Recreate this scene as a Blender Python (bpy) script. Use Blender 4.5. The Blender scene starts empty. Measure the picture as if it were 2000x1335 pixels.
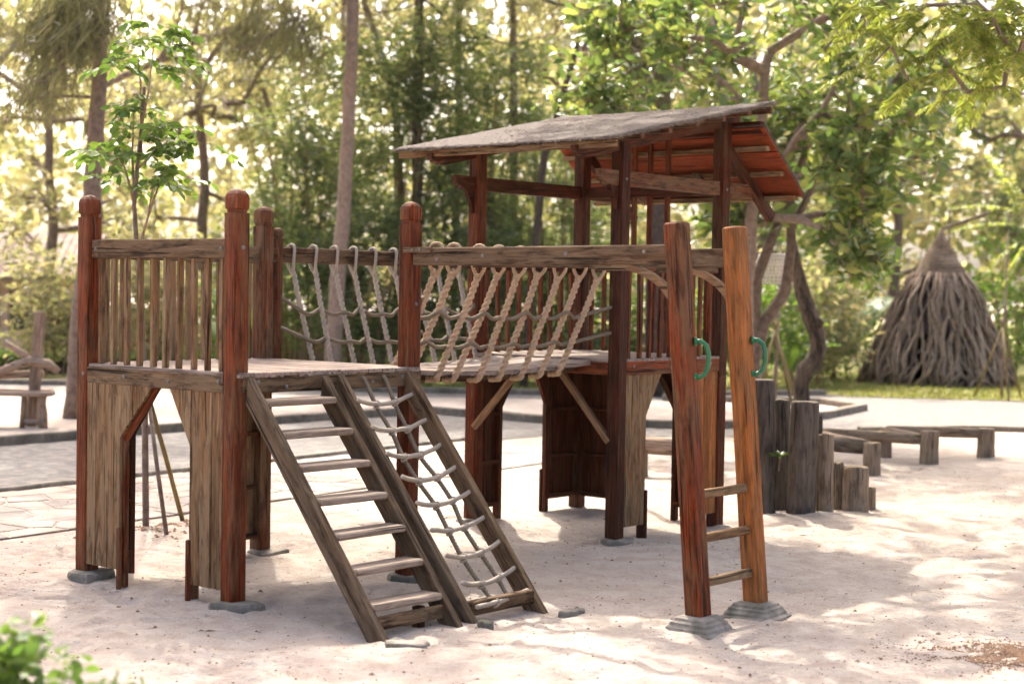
import bpy, bmesh, math, random
import numpy as np
from mathutils import Vector, Matrix, noise as mnoise

# ------------------------------------------------------------------ camera, world, sun, exposure
SC = bpy.context.scene
COL = SC.collection
CAM_H, PITCH, ROLL = 1.7, 0.0304, 0.0162
cd = bpy.data.cameras.new('camera')
cd.sensor_width = 36.0
cd.lens = 3214.6 / 2000 * 36
cd.clip_start, cd.clip_end = 0.1, 2000
cd.dof.use_dof = True
cd.dof.focus_distance = 9.7
cd.dof.aperture_fstop = 2.0
cam = bpy.data.objects.new('camera', cd)
COL.objects.link(cam)
_fw = Vector((0, math.cos(PITCH), -math.sin(PITCH)))
_up = Vector((0, math.sin(PITCH), math.cos(PITCH)))
_rt = Vector((1, 0, 0))
_r = _rt * math.cos(ROLL) + _up * math.sin(ROLL)
_u = -_rt * math.sin(ROLL) + _up * math.cos(ROLL)
cam.matrix_world = Matrix(((_r.x, _u.x, -_fw.x, 0), (_r.y, _u.y, -_fw.y, 0), (_r.z, _u.z, -_fw.z, CAM_H), (0, 0, 0, 1)))
SC.camera = cam

SUN_EL = math.radians(50)
SUN_AZ = math.atan2(-0.2, 1.0)          # towards the sun, from +Y, clockwise positive
wd = bpy.data.worlds.new('World')
SC.world = wd
wd.use_nodes = True
_n = wd.node_tree.nodes
_l = wd.node_tree.links
_sky = _n.new('ShaderNodeTexSky')
_sky.sky_type = 'NISHITA'
_sky.sun_disc = False
_sky.sun_elevation = SUN_EL
_sky.sun_rotation = SUN_AZ
_sky.air_density = 0.6
_sky.dust_density = 8.0
_sky.ozone_density = 0.0
_l.new(_sky.outputs['Color'], _n['Background'].inputs['Color'])
_n['Background'].inputs['Strength'].default_value = 0.15
sd = bpy.data.lights.new('sun', 'SUN')
sd.energy = 2.0
sd.angle = math.radians(0.6)
sd.color = (1.0, 0.96, 0.86)
sun = bpy.data.objects.new('sun', sd)
COL.objects.link(sun)
_tos = Vector((math.sin(SUN_AZ) * math.cos(SUN_EL), math.cos(SUN_AZ) * math.cos(SUN_EL), math.sin(SUN_EL)))
sun.rotation_euler = _tos.to_track_quat('Z', 'Y').to_euler()
sun.location = _tos * 40
SC.view_settings.view_transform = 'Standard'
SC.view_settings.look = 'None'
SC.view_settings.exposure = 2.3
SC.view_settings.gamma = 1.0
SC.render.engine = 'CYCLES'
SC.cycles.max_bounces = 6
SC.cycles.diffuse_bounces = 3
SC.cycles.transmission_bounces = 5
SC.cycles.adaptive_threshold = .02
SC.cycles.transparent_max_bounces = 8

RNG = np.random.default_rng(7)
random.seed(7)

# ------------------------------------------------------------------ materials
MATS = {}
class NT:
    def __init__(s, name):
        m = bpy.data.materials.new(name)
        m.use_nodes = True
        s.m = m
        s.t = m.node_tree
        s.t.nodes.clear()
        s.out = s.n('ShaderNodeOutputMaterial')
    def n(s, t, **k):
        x = s.t.nodes.new(t)
        for a, b in k.items():
            setattr(x, a, b)
        return x
    def l(s, a, b):
        s.t.links.new(a, b)
    def noise(s, vec, scale, detail=4, rough=.55, dist=0):
        x = s.n('ShaderNodeTexNoise')
        x.inputs['Scale'].default_value = scale
        x.inputs['Detail'].default_value = detail
        x.inputs['Roughness'].default_value = rough
        x.inputs['Distortion'].default_value = dist
        if vec is not None:
            s.l(vec, x.inputs['Vector'])
        return x.outputs['Fac']
    def ramp(s, fac, stops):
        x = s.n('ShaderNodeValToRGB')
        e = x.color_ramp.elements
        while len(e) < len(stops):
            e.new(0.5)
        for i, (p, c) in enumerate(stops):
            e[i].position = p
            e[i].color = (*c, 1) if len(c) == 3 else c
        s.l(fac, x.inputs['Fac'])
        return x.outputs['Color']
    def mix(s, f, a, b, typ='MIX'):
        x = s.n('ShaderNodeMixRGB')
        x.blend_type = typ
        for i, v in zip(('Fac', 'Color1', 'Color2'), (f, a, b)):
            if hasattr(v, 'node'):
                s.l(v, x.inputs[i])
            elif isinstance(v, (int, float)):
                x.inputs[i].default_value = v
            else:
                x.inputs[i].default_value = (*v, 1)
        return x.outputs['Color']
    def math(s, op, a, b=0.0, clamp=False):
        x = s.n('ShaderNodeMath')
        x.operation = op
        x.use_clamp = clamp
        for i, v in enumerate((a, b)):
            if hasattr(v, 'node'):
                s.l(v, x.inputs[i])
            else:
                x.inputs[i].default_value = v
        return x.outputs[0]
    def bump(s, h, strength=.4, dist=.01):
        x = s.n('ShaderNodeBump')
        x.inputs['Strength'].default_value = strength
        x.inputs['Distance'].default_value = dist
        s.l(h, x.inputs['Height'])
        return x.outputs['Normal']
    def bsdf(s, col, rough=.7, normal=None, spec=.4):
        b = s.n('ShaderNodeBsdfPrincipled')
        if hasattr(col, 'node'):
            s.l(col, b.inputs['Base Color'])
        else:
            b.inputs['Base Color'].default_value = (*col, 1)
        if hasattr(rough, 'node'):
            s.l(rough, b.inputs['Roughness'])
        else:
            b.inputs['Roughness'].default_value = rough
        b.inputs['Specular IOR Level'].default_value = spec
        if normal is not None:
            s.l(normal, b.inputs['Normal'])
        return b
    def done(s, sh):
        s.l(sh.outputs[0], s.out.inputs['Surface'])
        MATS[s.m.name] = s.m
        return s.m

def wood(name, base, dark, grey, grey_amt, rough=.55, stain=.5):
    """timber: grain runs along the piece's own X axis"""
    t = NT(name)
    tc = t.n('ShaderNodeTexCoord')
    oi = t.n('ShaderNodeObjectInfo')
    off = t.n('ShaderNodeVectorMath')
    off.operation = 'SCALE'
    off.inputs[0].default_value = (37.0, 11.0, 23.0)
    t.l(oi.outputs['Random'], off.inputs['Scale'])
    add = t.n('ShaderNodeVectorMath')
    add.operation = 'ADD'
    t.l(tc.outputs['Object'], add.inputs[0])
    t.l(off.outputs[0], add.inputs[1])
    mp = t.n('ShaderNodeMapping')
    mp.inputs['Scale'].default_value = (1.6, 34, 34)
    t.l(add.outputs[0], mp.inputs['Vector'])
    fine = t.noise(mp.outputs[0], 2.2, 6, .65, .3)
    mp2 = t.n('ShaderNodeMapping')
    mp2.inputs['Scale'].default_value = (1.1, 6, 6)
    t.l(add.outputs[0], mp2.inputs['Vector'])
    broad = t.noise(mp2.outputs[0], 2.0, 4, .6, .6)
    mp3 = t.n('ShaderNodeMapping')
    mp3.inputs['Scale'].default_value = (2.2, 11, 11)
    t.l(add.outputs[0], mp3.inputs['Vector'])
    blot = t.noise(mp3.outputs[0], 2.4, 6, .66, .5)
    c = t.ramp(fine, ((.34, dark), (.52, base), (.72, tuple(min(1, x * 1.45) for x in base))))
    hue = t.n('ShaderNodeHueSaturation')
    t.l(c, hue.inputs['Color'])
    rv = t.math('MULTIPLY_ADD', oi.outputs['Random'], .55)
    rv.node.inputs[2].default_value = .72
    t.l(rv, hue.inputs['Value'])
    g = t.ramp(broad, ((.5 - .28 * grey_amt, (0, 0, 0)), (.68 - .2 * grey_amt, (1, 1, 1))))
    gr_ = t.math('MULTIPLY_ADD', oi.outputs['Random'], .7)
    gr_.node.inputs[2].default_value = min(1, .35 + .65 * grey_amt) - .3
    g = t.math('MULTIPLY', g, gr_, True)
    gc = t.mix(fine, tuple(x * .55 for x in grey), tuple(min(1, x * 1.35) for x in grey))
    c = t.mix(g, hue.outputs['Color'], gc)
    st = t.ramp(blot, ((.36, (stain, stain, stain)), (.52, (0, 0, 0))))
    c = t.mix(st, c, tuple(x * .32 for x in dark))
    mp4 = t.n('ShaderNodeMapping')
    mp4.inputs['Scale'].default_value = (.9, 30, 30)
    t.l(add.outputs[0], mp4.inputs['Vector'])
    crk = t.noise(mp4.outputs[0], 1.7, 3, .5, .25)
    ck = t.ramp(crk, ((.33, (.85, .85, .85)), (.39, (0, 0, 0))))
    c = t.mix(ck, c, tuple(x * .25 for x in dark))
    mp5 = t.n('ShaderNodeMapping')
    mp5.inputs['Scale'].default_value = (1.3, 20, 20)
    mp5.inputs['Location'].default_value = (3.3, 7.1, 1.9)
    t.l(add.outputs[0], mp5.inputs['Vector'])
    wr = t.noise(mp5.outputs[0], 2.0, 5, .65, .4)
    wk = t.ramp(wr, ((.58, (0, 0, 0)), (.68, (.55, .55, .55))))
    c = t.mix(wk, c, tuple(min(1, x * 1.5) for x in grey))
    hh_ = t.math('SUBTRACT', t.math('ADD', fine, t.math('MULTIPLY', blot, .4)), t.math('MULTIPLY', ck, 1.2))
    nrm = t.bump(hh_, .6, .007)
    rg = t.math('MULTIPLY_ADD', g, .25)
    rg.node.inputs[2].default_value = rough
    return t.done(t.bsdf(c, rg, nrm, .08))

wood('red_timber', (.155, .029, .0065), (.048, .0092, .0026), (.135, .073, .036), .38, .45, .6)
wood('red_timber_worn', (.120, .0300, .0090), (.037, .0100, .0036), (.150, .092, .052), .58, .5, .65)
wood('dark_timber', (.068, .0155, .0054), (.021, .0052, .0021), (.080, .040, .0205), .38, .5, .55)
wood('grey_timber', (.098, .044, .0165), (.029, .013, .0055), (.160, .106, .062), .85, .6, .75)
wood('panel_timber', (.175, .078, .0265), (.056, .0245, .0088), (.235, .155, .086), .72, .6, .6)
wood('pale_timber', (.25, .135, .062), (.12, .06, .026), (.23, .15, .09), .6, .6, .35)
wood('new_timber', (.31, .104, .026), (.18, .054, .013), (.19, .098, .042), .35, .5, .5)
wood('deck_timber', (.23, .16, .12), (.09, .062, .047), (.28, .22, .18), .9, .6, .4)
wood('stair_timber', (.086, .049, .0245), (.030, .017, .0086), (.140, .098, .062), .7, .42, .6)
wood('tread_timber', (.20, .138, .096), (.09, .060, .040), (.28, .215, .165), .85, .5, .4)
wood('log_timber', (.205, .140, .086), (.074, .049, .032), (.25, .19, .135), .85, .75, .6)
wood('dark_log', (.078, .060, .045), (.026, .0198, .015), (.145, .115, .088), .65, .75, .6)
wood('rustic_timber', (.27, .165, .105), (.125, .072, .045), (.32, .24, .18), .8, .75, .4)
wood('bamboo_pole', (.22, .155, .055), (.11, .075, .028), (.22, .175, .11), .45, .5, .3)
wood('charred_wood', (.060, .042, .031), (.012, .009, .0075), (.14, .105, .080), .55, .8, .7)
wood('root_wood', (.20, .138, .092), (.082, .053, .034), (.30, .23, .17), .75, .85, .3)
wood('roof_board', (.21, .044, .016), (.13, .025, .009), (.20, .06, .026), .2, .65, .3)

def simple(name, c1, c2, scale, rough=.8, bump=.4, bdist=.01, detail=6, spec=.3, c3=None):
    t = NT(name)
    tc = t.n('ShaderNodeTexCoord')
    g = t.n('ShaderNodeNewGeometry')
    f = t.noise(g.outputs['Position'], scale, detail, .6)
    c = t.ramp(f, ((.32, c1), (.68, c2)))
    if c3:
        f2 = t.noise(g.outputs['Position'], scale * .17, 5, .6, .5)
        c = t.mix(t.ramp(f2, ((.45, (0, 0, 0)), (.62, (1, 1, 1)))), c, c3)
    return t.done(t.bsdf(c, rough, t.bump(f, bump, bdist), spec))

def sand_mat():
    t = NT('sand')
    g = t.n('ShaderNodeNewGeometry')
    p = g.outputs['Position']
    a = t.noise(p, .55, 5, .6, .4)
    b = t.noise(p, 6, 6, .65)
    c = t.noise(p, 140, 3, .7)
    mp = t.n('ShaderNodeMapping')
    mp.inputs['Scale'].default_value = (1, 2.3, 1)
    t.l(p, mp.inputs['Vector'])
    e = t.noise(mp.outputs[0], 17, 5, .7, .8)
    col = t.ramp(a, ((.3, (.445, .378, .315)), (.7, (.55, .475, .405))))
    col = t.mix(t.ramp(b, ((.35, (.8, .8, .8)), (.6, (0, 0, 0)))), col, (.39, .305, .245))
    col = t.mix(t.ramp(c, ((.3, (.5, .5, .5)), (.45, (0, 0, 0)))), col, (.33, .25, .21))
    col = t.mix(t.ramp(e, ((.29, (.8, .8, .8)), (.41, (0, 0, 0)))), col, (.28, .215, .17))
    e2 = t.noise(p, 48, 4, .7, .3)
    col = t.mix(t.ramp(e2, ((.30, (.75, .75, .75)), (.40, (0, 0, 0)))), col, (.26, .20, .16))
    h = t.math('ADD', t.math('MULTIPLY', b, 1.0), t.math('MULTIPLY', e, .8))
    h = t.math('ADD', h, t.math('MULTIPLY', c, .15))
    return t.done(t.bsdf(col, .95, t.bump(t.math('ADD', h, t.math('MULTIPLY', e2, .5)), .9, .035), .15))
sand_mat()
simple('concrete', (.15, .12, .09), (.25, .205, .16), 18, .9, .5, .008, c3=(.11, .095, .068))
simple('pale_stone', (.17, .145, .115), (.29, .25, .205), 22, .9, .6, .008, c3=(.10, .094, .07))
def flag_mat():
    t = NT('flagstone')
    g = t.n('ShaderNodeNewGeometry')
    oi = t.n('ShaderNodeObjectInfo')
    f = t.noise(g.outputs['Position'], 11, 6, .62)
    c = t.ramp(f, ((.3, (.20, .175, .155)), (.7, (.34, .30, .268))))
    c = t.mix(oi.outputs['Random'], c, (.33, .275, .235), 'MIX')
    c2 = t.ramp(oi.outputs['Random'], ((.0, (.72, .72, .74)), (.5, (.95, .93, .9)), (1., (1.15, 1.08, 1.0))))
    c = t.mix(1., c, c2, 'MULTIPLY')
    f2 = t.noise(g.outputs['Position'], 2.3, 5, .6, .6)
    c = t.mix(t.ramp(f2, ((.48, (0, 0, 0)), (.66, (1, 1, 1)))), c, (.42, .345, .285))
    t.done(t.bsdf(c, .9, t.bump(f, .6, .010), .2))
flag_mat()
simple('asphalt', (.075, .069, .064), (.13, .119, .110), 40, .9, .4, .006, c3=(.19, .165, .14))
simple('lawn', (.10, .12, .025), (.20, .195, .05), 9, .95, .6, .03, c3=(.24, .19, .07))
simple('thatch', (.062, .045, .037), (.150, .112, .093), 150, .95, .9, .010, c3=(.084, .062, .051))
simple('fibre', (.16, .12, .09), (.30, .23, .17), 30, .9, .2, .004)
simple('brick', (.30, .17, .115), (.42, .26, .18), 7, .9, .4, .006, c3=(.22, .16, .12))
simple('mortar', (.22, .19, .16), (.30, .26, .23), 20, .95, .4, .006)
simple('tile_roof', (.20, .15, .12), (.34, .25, .20), 5, .85, .4, .02)
simple('plaster', (.52, .36, .28), (.64, .46, .36), 3, .9, .2, .01)
simple('bark', (0.11, 0.076, 0.056), (0.22, 0.16, 0.125), 14, .9, .9, .03)
simple('bark_pale', (0.17, 0.118, 0.09), (0.29, 0.215, 0.17), 16, .9, .8, .02)
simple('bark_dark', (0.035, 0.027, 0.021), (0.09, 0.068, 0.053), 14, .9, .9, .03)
simple('twig', (.17, .105, .065), (.30, .20, .13), 30, .85, .5, .006)
simple('litter', (.07, .045, .03), (.20, .13, .085), 40, .9, .2, .004)
simple('litter_brown', (.075, .038, .02), (.20, .11, .06), 60, .9, .2, .004)
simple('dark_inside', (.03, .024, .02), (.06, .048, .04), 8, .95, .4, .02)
simple('wicker', (.55, .50, .45), (.72, .67, .61), 40, .7, .3, .004)
simple('green_plastic', (.006, .10, .032), (.010, .13, .042), 20, .35, .05, .001, spec=.5)
simple('metal', (.10, .09, .085), (.20, .18, .165), 60, .5, .2, .002)
simple('teal_paint', (.20, .42, .44), (.26, .50, .51), 12, .6, .1, .003)

def rope_mat(name, c1, c2):
    t = NT(name)
    g = t.n('ShaderNodeNewGeometry')
    f = t.noise(g.outputs['Position'], 26, 5, .6)
    f2 = t.noise(g.outputs['Position'], 300, 3, .7)
    c = t.mix(f, c1, c2)
    c = t.mix(t.ramp(f2, ((.3, (.6, .6, .6)), (.55, (0, 0, 0)))), c, tuple(x * .45 for x in c1))
    return t.done(t.bsdf(c, .9, t.bump(f2, .6, .003), .1))
rope_mat('rope_grey', (.28, .23, .175), (.44, .375, .30))
rope_mat('rope_tan', (.33, .225, .135), (.50, .36, .235))
rope_mat('rope_dark', (.13, .10, .068), (.24, .19, .135))

def leaf(name, cols, trans=.45, rough=.45, tint=1.25):
    """cols: colours spread at random over single leaves"""
    t = NT(name)
    g = t.n('ShaderNodeNewGeometry')
    st = [(i / max(1, len(cols) - 1), c) for i, c in enumerate(cols)]
    c = t.ramp(g.outputs['Random Per Island'], st)
    nz = t.noise(g.outputs['Position'], 1.1, 3, .5)
    hue = t.n('ShaderNodeHueSaturation')
    t.l(c, hue.inputs['Color'])
    v = t.math('MULTIPLY_ADD', nz, .7)
    v.node.inputs[2].default_value = .65
    t.l(v, hue.inputs['Value'])
    c = hue.outputs['Color']
    b = t.bsdf(c, rough, None, .45)
    tr = t.n('ShaderNodeBsdfTranslucent')
    tc = t.mix(1.0, c, (tint * 1.08, tint * 1.05, tint * .72), 'MULTIPLY')
    t.l(tc, tr.inputs['Color'])
    mx = t.n('ShaderNodeMixShader')
    mx.inputs[0].default_value = trans
    t.l(b.outputs[0], mx.inputs[1])
    t.l(tr.outputs[0], mx.inputs[2])
    return t.done(mx)
leaf('leaf_glossy', ((0.067, 0.117, 0.036), (0.109, 0.163, 0.047), (0.096, 0.147, 0.041), (0.190, 0.236, 0.066), (0.278, 0.287, 0.083)), .5, .34)
leaf('leaf_bright', ((.065, .125, .026), (.105, .175, .034), (.165, .235, .045)), .55, .45)
leaf('leaf_olive', ((0.074, 0.107, 0.037), (0.103, 0.142, 0.051), (0.145, 0.177, 0.069), (0.189, 0.202, 0.087)), .5, .55)
leaf('leaf_dark', ((0.068, 0.101, 0.036), (0.101, 0.139, 0.049), (0.155, 0.186, 0.068)), .45, .5)
leaf('leaf_yellow', ((.17, .23, .045), (.24, .29, .055), (.33, .34, .08)), .55, .5)
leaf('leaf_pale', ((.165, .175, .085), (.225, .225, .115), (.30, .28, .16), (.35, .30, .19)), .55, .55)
leaf('needle', ((0.096, 0.100, 0.048), (0.128, 0.124, 0.060), (0.160, 0.144, 0.076)), .5, .6)
leaf('grass_blade', ((.11, .15, .03), (.19, .21, .05), (.30, .26, .09)), .35, .7)

# ------------------------------------------------------------------ mesh helpers
class MB:
    def __init__(s):
        s.v = []
        s.f = []
    def add(s, vs, fs):
        o = len(s.v)
        s.v.extend(tuple(x) for x in vs)
        s.f.extend(tuple(i + o for i in f) for f in fs)
        return s
    def box(s, c, size, rot=None):
        hx, hy, hz = (a / 2 for a in size)
        vs = [Vector((x, y, z)) for x in (-hx, hx) for y in (-hy, hy) for z in (-hz, hz)]
        if rot is not None:
            vs = [rot @ v for v in vs]
        return s.add([Vector(c) + v for v in vs], [(0, 1, 3, 2), (4, 6, 7, 5), (0, 4, 5, 1), (2, 3, 7, 6), (0, 2, 6, 4), (1, 5, 7, 3)])
    def bbox(s, L, w, h, b=.004, x0=0.0, wob=0.0, seed=0, nseg=1):
        """bevelled bar along X from x0 to x0+L, section w (Y) by h (Z)"""
        rr = random.Random(seed)
        sec = []
        hw, hh = w / 2, h / 2
        for sy, sz in ((1, 1), (-1, 1), (-1, -1), (1, -1)):
            pr = [(sy * hw, sz * (hh - b)), (sy * (hw - b), sz * hh)]
            if sy * sz < 0:
                pr.reverse()
            sec += pr
        n = len(sec)
        xs = [(x0, .0), (x0 + b, 1.)] + [(x0 + L * i / nseg, 1.) for i in range(1, nseg)] + [(x0 + L - b, 1.), (x0 + L, .0)]
        vs = []
        for x, k in xs:
            dy, dz = (rr.uniform(-wob, wob), rr.uniform(-wob, wob)) if wob else (0, 0)
            for y, z in sec:
                ky = 1 if k else 1 - b / hw
                kz = 1 if k else 1 - b / hh
                vs.append((x, y * ky + dy, z * kz + dz))
        fs = []
        for i in range(len(xs) - 1):
            for j in range(n):
                a, c = i * n + j, i * n + (j + 1) % n
                fs.append((a, c, c + n, a + n))
        fs.append(tuple(range(n - 1, -1, -1)))
        m = (len(xs) - 1) * n
        fs.append(tuple(m + j for j in range(n)))
        return s.add(vs, fs)
    def tube(s, pts, rad, k=8, cap=True, lobes=0, twist=0., lobe_amp=.15, ph=0.):
        pts = [Vector(p) for p in pts]
        n = len(pts)
        if not hasattr(rad, '__len__'):
            rad = [rad] * n
        tg = []
        for i in range(n):
            d = pts[min(i + 1, n - 1)] - pts[max(i - 1, 0)]
            tg.append(d.normalized() if d.length > 1e-9 else Vector((0, 0, 1)))
        up = Vector((0, 0, 1)) if abs(tg[0].z) < .9 else Vector((1, 0, 0))
        nr = (up - tg[0] * up.dot(tg[0])).normalized()
        vs = []
        acc = ph
        for i in range(n):
            if i:
                nr = (nr - tg[i] * nr.dot(tg[i]))
                nr = nr.normalized() if nr.length > 1e-6 else tg[i].orthogonal().normalized()
                acc += (pts[i] - pts[i - 1]).length * twist
            bn = tg[i].cross(nr)
            for j in range(k):
                a = 2 * math.pi * j / k
                r = rad[i]
                if lobes:
                    r *= 1 - lobe_amp + 2 * lobe_amp * abs(math.cos(lobes * (a - acc) / 2))
                vs.append(pts[i] + nr * (math.cos(a) * r) + bn * (math.sin(a) * r))
        fs = []
        for i in range(n - 1):
            for j in range(k):
                a, b = i * k + j, i * k + (j + 1) % k
                fs.append((a, b, b + k, a + k))
        if cap:
            fs.append(tuple(range(k - 1, -1, -1)))
            fs.append(tuple((n - 1) * k + j for j in range(k)))
        return s.add(vs, fs)
    def mesh(s, name, mat, smooth=False):
        me = bpy.data.meshes.new(name)
        me.from_pydata(s.v, [], s.f)
        if mat:
            me.materials.append(MATS[mat])
        if smooth:
            me.polygons.foreach_set('use_smooth', [True] * len(me.polygons))
        me.update()
        return me
    def build(s, name, mat, parent=None, mtx=None, smooth=False):
        return put(name, s.mesh(name, mat, smooth), parent, mtx)

def nat(o):
    """matrix of an object in the space of its top-level root"""
    m = o.matrix_basis
    if o.parent is not None and o.parent.parent is not None:
        m = nat(o.parent) @ o.matrix_parent_inverse @ m
    return m
def put(name, me, parent=None, mtx=None):
    """an object; mtx is given in the space of the top-level root"""
    o = bpy.data.objects.new(name, me)
    COL.objects.link(o)
    if parent is not None:
        o.parent = parent
        if parent.parent is not None:
            o.matrix_parent_inverse = nat(parent).inverted()
    if mtx is not None:
        o.matrix_basis = mtx
    return o
def tag(o, label, cat, group=None):
    o['label'] = label
    o['category'] = cat
    if group:
        o['group'] = group
    return o
def struct(o, kind='structure', label=None):
    o['kind'] = kind
    if label:
        o['label'] = label
    return o
def thing(name, loc, rz, label, cat, group=None):
    o = bpy.data.objects.new(name, None)
    COL.objects.link(o)
    o.empty_display_size = .2
    o.location = loc
    o.rotation_euler = (0, 0, rz)
    return tag(o, label, cat, group)
def frame(p0, p1, up=(0, 0, 1)):
    """matrix: X along p0->p1, Z nearest to up, origin p0"""
    p0, p1, up = Vector(p0), Vector(p1), Vector(up)
    x = (p1 - p0).normalized()
    if abs(x.dot(up)) > .98:
        up = Vector((0, 1, 0))
    y = up.cross(x).normalized()
    z = x.cross(y)
    return Matrix(((x.x, y.x, z.x, p0.x), (x.y, y.y, z.y, p0.y), (x.z, y.z, z.z, p0.z), (0, 0, 0, 1)))
_bc = [0]
def bar(name, p0, p1, w, h, mat, parent, b=.004, up=(0, 0, 1), wob=0., nseg=1):
    _bc[0] += 1
    L = (Vector(p1) - Vector(p0)).length
    return MB().bbox(L, w, h, b, 0, wob, _bc[0], nseg).build(name, mat, parent, frame(p0, p1, up))
def fastmesh(name, V, F, mat, smooth=False):
    """V (n,3), F (m,k) with constant k"""
    V = np.asarray(V, np.float32)
    F = np.asarray(F, np.int32)
    me = bpy.data.meshes.new(name)
    me.vertices.add(len(V))
    me.vertices.foreach_set('co', V.ravel())
    k = F.shape[1]
    me.loops.add(F.size)
    me.loops.foreach_set('vertex_index', F.ravel())
    me.polygons.add(len(F))
    me.polygons.foreach_set('loop_start', np.arange(0, F.size, k, dtype=np.int32))
    me.materials.append(MATS[mat])
    me.update(calc_edges=True)
    if smooth:
        me.polygons.foreach_set('use_smooth', [True] * len(F))
    return me
def nz(x, y, z=0.):
    return mnoise.noise((x, y, z))

# ------------------------------------------------------------------ the lie of the ground
O2 = Vector((-1.4611, 8.7019, 0))
TH = .7038
UX = Vector((math.cos(TH), -math.sin(TH), 0))
VX = Vector((math.sin(TH), math.cos(TH), 0))
def loc2w(x, y, z=0):
    return O2 + UX * x + VX * y + Vector((0, 0, z))
PN = Vector((-.826, .563))              # across the flagstone path, away from the play area
def path_d(x, y):
    return -.826 * x + .563 * y - 8.92  # >0 beyond the near edge of the path
HOLLOWS = [(*loc2w(-.5, 3.3)[:2], .42, .055), (*loc2w(1.2, .3)[:2], .5, .035), (*loc2w(1.2, 1.0)[:2], .4, .03),
           (*loc2w(-.65, -.2)[:2], .35, .05), (*loc2w(-.6, .75)[:2], .5, .035), (*loc2w(2.45, 1.3)[:2], .4, .03)]
MOUNDS = [(*loc2w(-.95, 3.5)[:2], .3, .03), (1.35, 14.3, .5, .04), (2.3, 12.3, .6, .03), (-2.4, 11.3, .6, .05)]
def sm(a, b, x):
    t = min(1, max(0, (x - a) / (b - a)))
    return t * t * (3 - 2 * t)
FEET = {}
def _feet():
    rg = random.Random(17)
    for i in range(900):
        x, y = rg.uniform(-3.6, 5.4), 6.3 + 10.5 * rg.random() ** 1.25
        a = rg.random() * 6.28
        l, w, d = rg.uniform(.09, .17), rg.uniform(.05, .09), rg.uniform(.008, .019)
        for cx in range(int((x - .4) // .5), int((x + .4) // .5) + 1):
            for cy in range(int((y - .4) // .5), int((y + .4) // .5) + 1):
                FEET.setdefault((cx, cy), []).append((x, y, math.cos(a), math.sin(a), l, w, d))
_feet()
def feet_z(x, y):
    h = 0.
    for fx, fy, c, s_, l, w, d in FEET.get((int(x // .5), int(y // .5)), ()):
        dx, dy = x - fx, y - fy
        q = ((dx * c + dy * s_) / l) ** 2 + ((dy * c - dx * s_) / w) ** 2
        if q < 5:
            h += -d * math.exp(-q * 1.2) + d * .55 * math.exp(-(q - 1.9) ** 2 * 1.6)
    return max(-.035, min(.03, h))
def sand_z(x, y):
    k = 1 - sm(-.7, -.05, path_d(x, y)) if y > 9 and x < 1.6 else 1 - sm(18.0, 19.2, y)
    if k <= 0:
        return 0.
    h = feet_z(x, y) + .040 * nz(x * .7, y * .7) + .016 * nz(x * 2.3, y * 2.3, 4) + .009 * nz(x * 6.1, y * 6.1, 9) + .004 * nz(x * 15, y * 15, 2)
    for hx, hy, r, d in HOLLOWS:
        q = ((x - hx) ** 2 + (y - hy) ** 2) / (r * r)
        if q < 6:
            h -= d * math.exp(-q)
    for hx, hy, r, d in MOUNDS:
        q = ((x - hx) ** 2 + (y - hy) ** 2) / (r * r)
        if q < 6:
            h += d * math.exp(-q)
    return h * k
def ground():
    def axis(a, b, da, db, n):
        inner = np.linspace(da, db, n)
        g = np.geomspace(.12, 1, 22)
        return np.concatenate([(da - (da - a) * g)[::-1], inner, db + (b - db) * g])
    xs = axis(-400, 400, -4.2, 5.4, 400)
    ys = np.concatenate([axis(-200, 700, 5.6, 13.0, 330)[:352], np.linspace(13.03, 20, 150), 20 + 680 * np.geomspace(.004, 1, 30)])
    V = [(x, y, sand_z(x, y) if -9 < x < 12 and 3 < y < 21 else 0.) for y in ys for x in xs]
    nx = len(xs)
    F = [(j * nx + i, j * nx + i + 1, (j + 1) * nx + i + 1, (j + 1) * nx + i) for j in range(len(ys) - 1) for i in range(nx - 1)]
    struct(put('sand_ground', fastmesh('sand_ground', V, F, 'sand', True)))
ground()

def sheet(name, poly, z, mat, parent=None):
    bm = bmesh.new()
    f = bm.faces.new([bm.verts.new((x, y, z)) for x, y in poly])
    if f.normal.z < 0 or (bm.normal_update() or f.normal.z < 0):
        f.normal_flip()
    bmesh.ops.triangulate(bm, faces=bm.faces[:])
    me = bpy.data.meshes.new(name)
    bm.to_mesh(me)
    bm.free()
    me.materials.append(MATS[mat])
    return put(name, me, parent)
def kerb(name, pts, h, w, mat, z0=0.):
    m = MB()
    P = [Vector((x, y, 0)) for x, y in pts]
    # resample for an uneven line
    Q = []
    for a, b in zip(P[:-1], P[1:]):
        n = max(1, int((b - a).length / .35))
        Q += [a.lerp(b, i / n) for i in range(n)]
    Q.append(P[-1])
    n = len(Q)
    vs = []
    for i, p in enumerate(Q):
        d = (Q[min(i + 1, n - 1)] - Q[max(0, i - 1)]).normalized()
        s_ = Vector((-d.y, d.x, 0))
        e = .012 * nz(p.x * 3, p.y * 3)
        for t, zz in ((-.5, -.1), (-.5, h - .015), (-.42, h), (.42, h), (.5, h - .015), (.5, -.1)):
            vs.append(p + s_ * (t * w + e) + Vector((0, 0, z0 + zz + (e * .6 if zz > 0 else 0))))
    fs = [(i * 6 + j, i * 6 + j + 1, i * 6 + j + 7, i * 6 + j + 6) for i in range(n - 1) for j in range(5)]
    fs += [tuple(range(5, -1, -1)), tuple((n - 1) * 6 + j for j in range(6))]
    m.add(vs, fs)
    return struct(m.build(name, mat))

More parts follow.
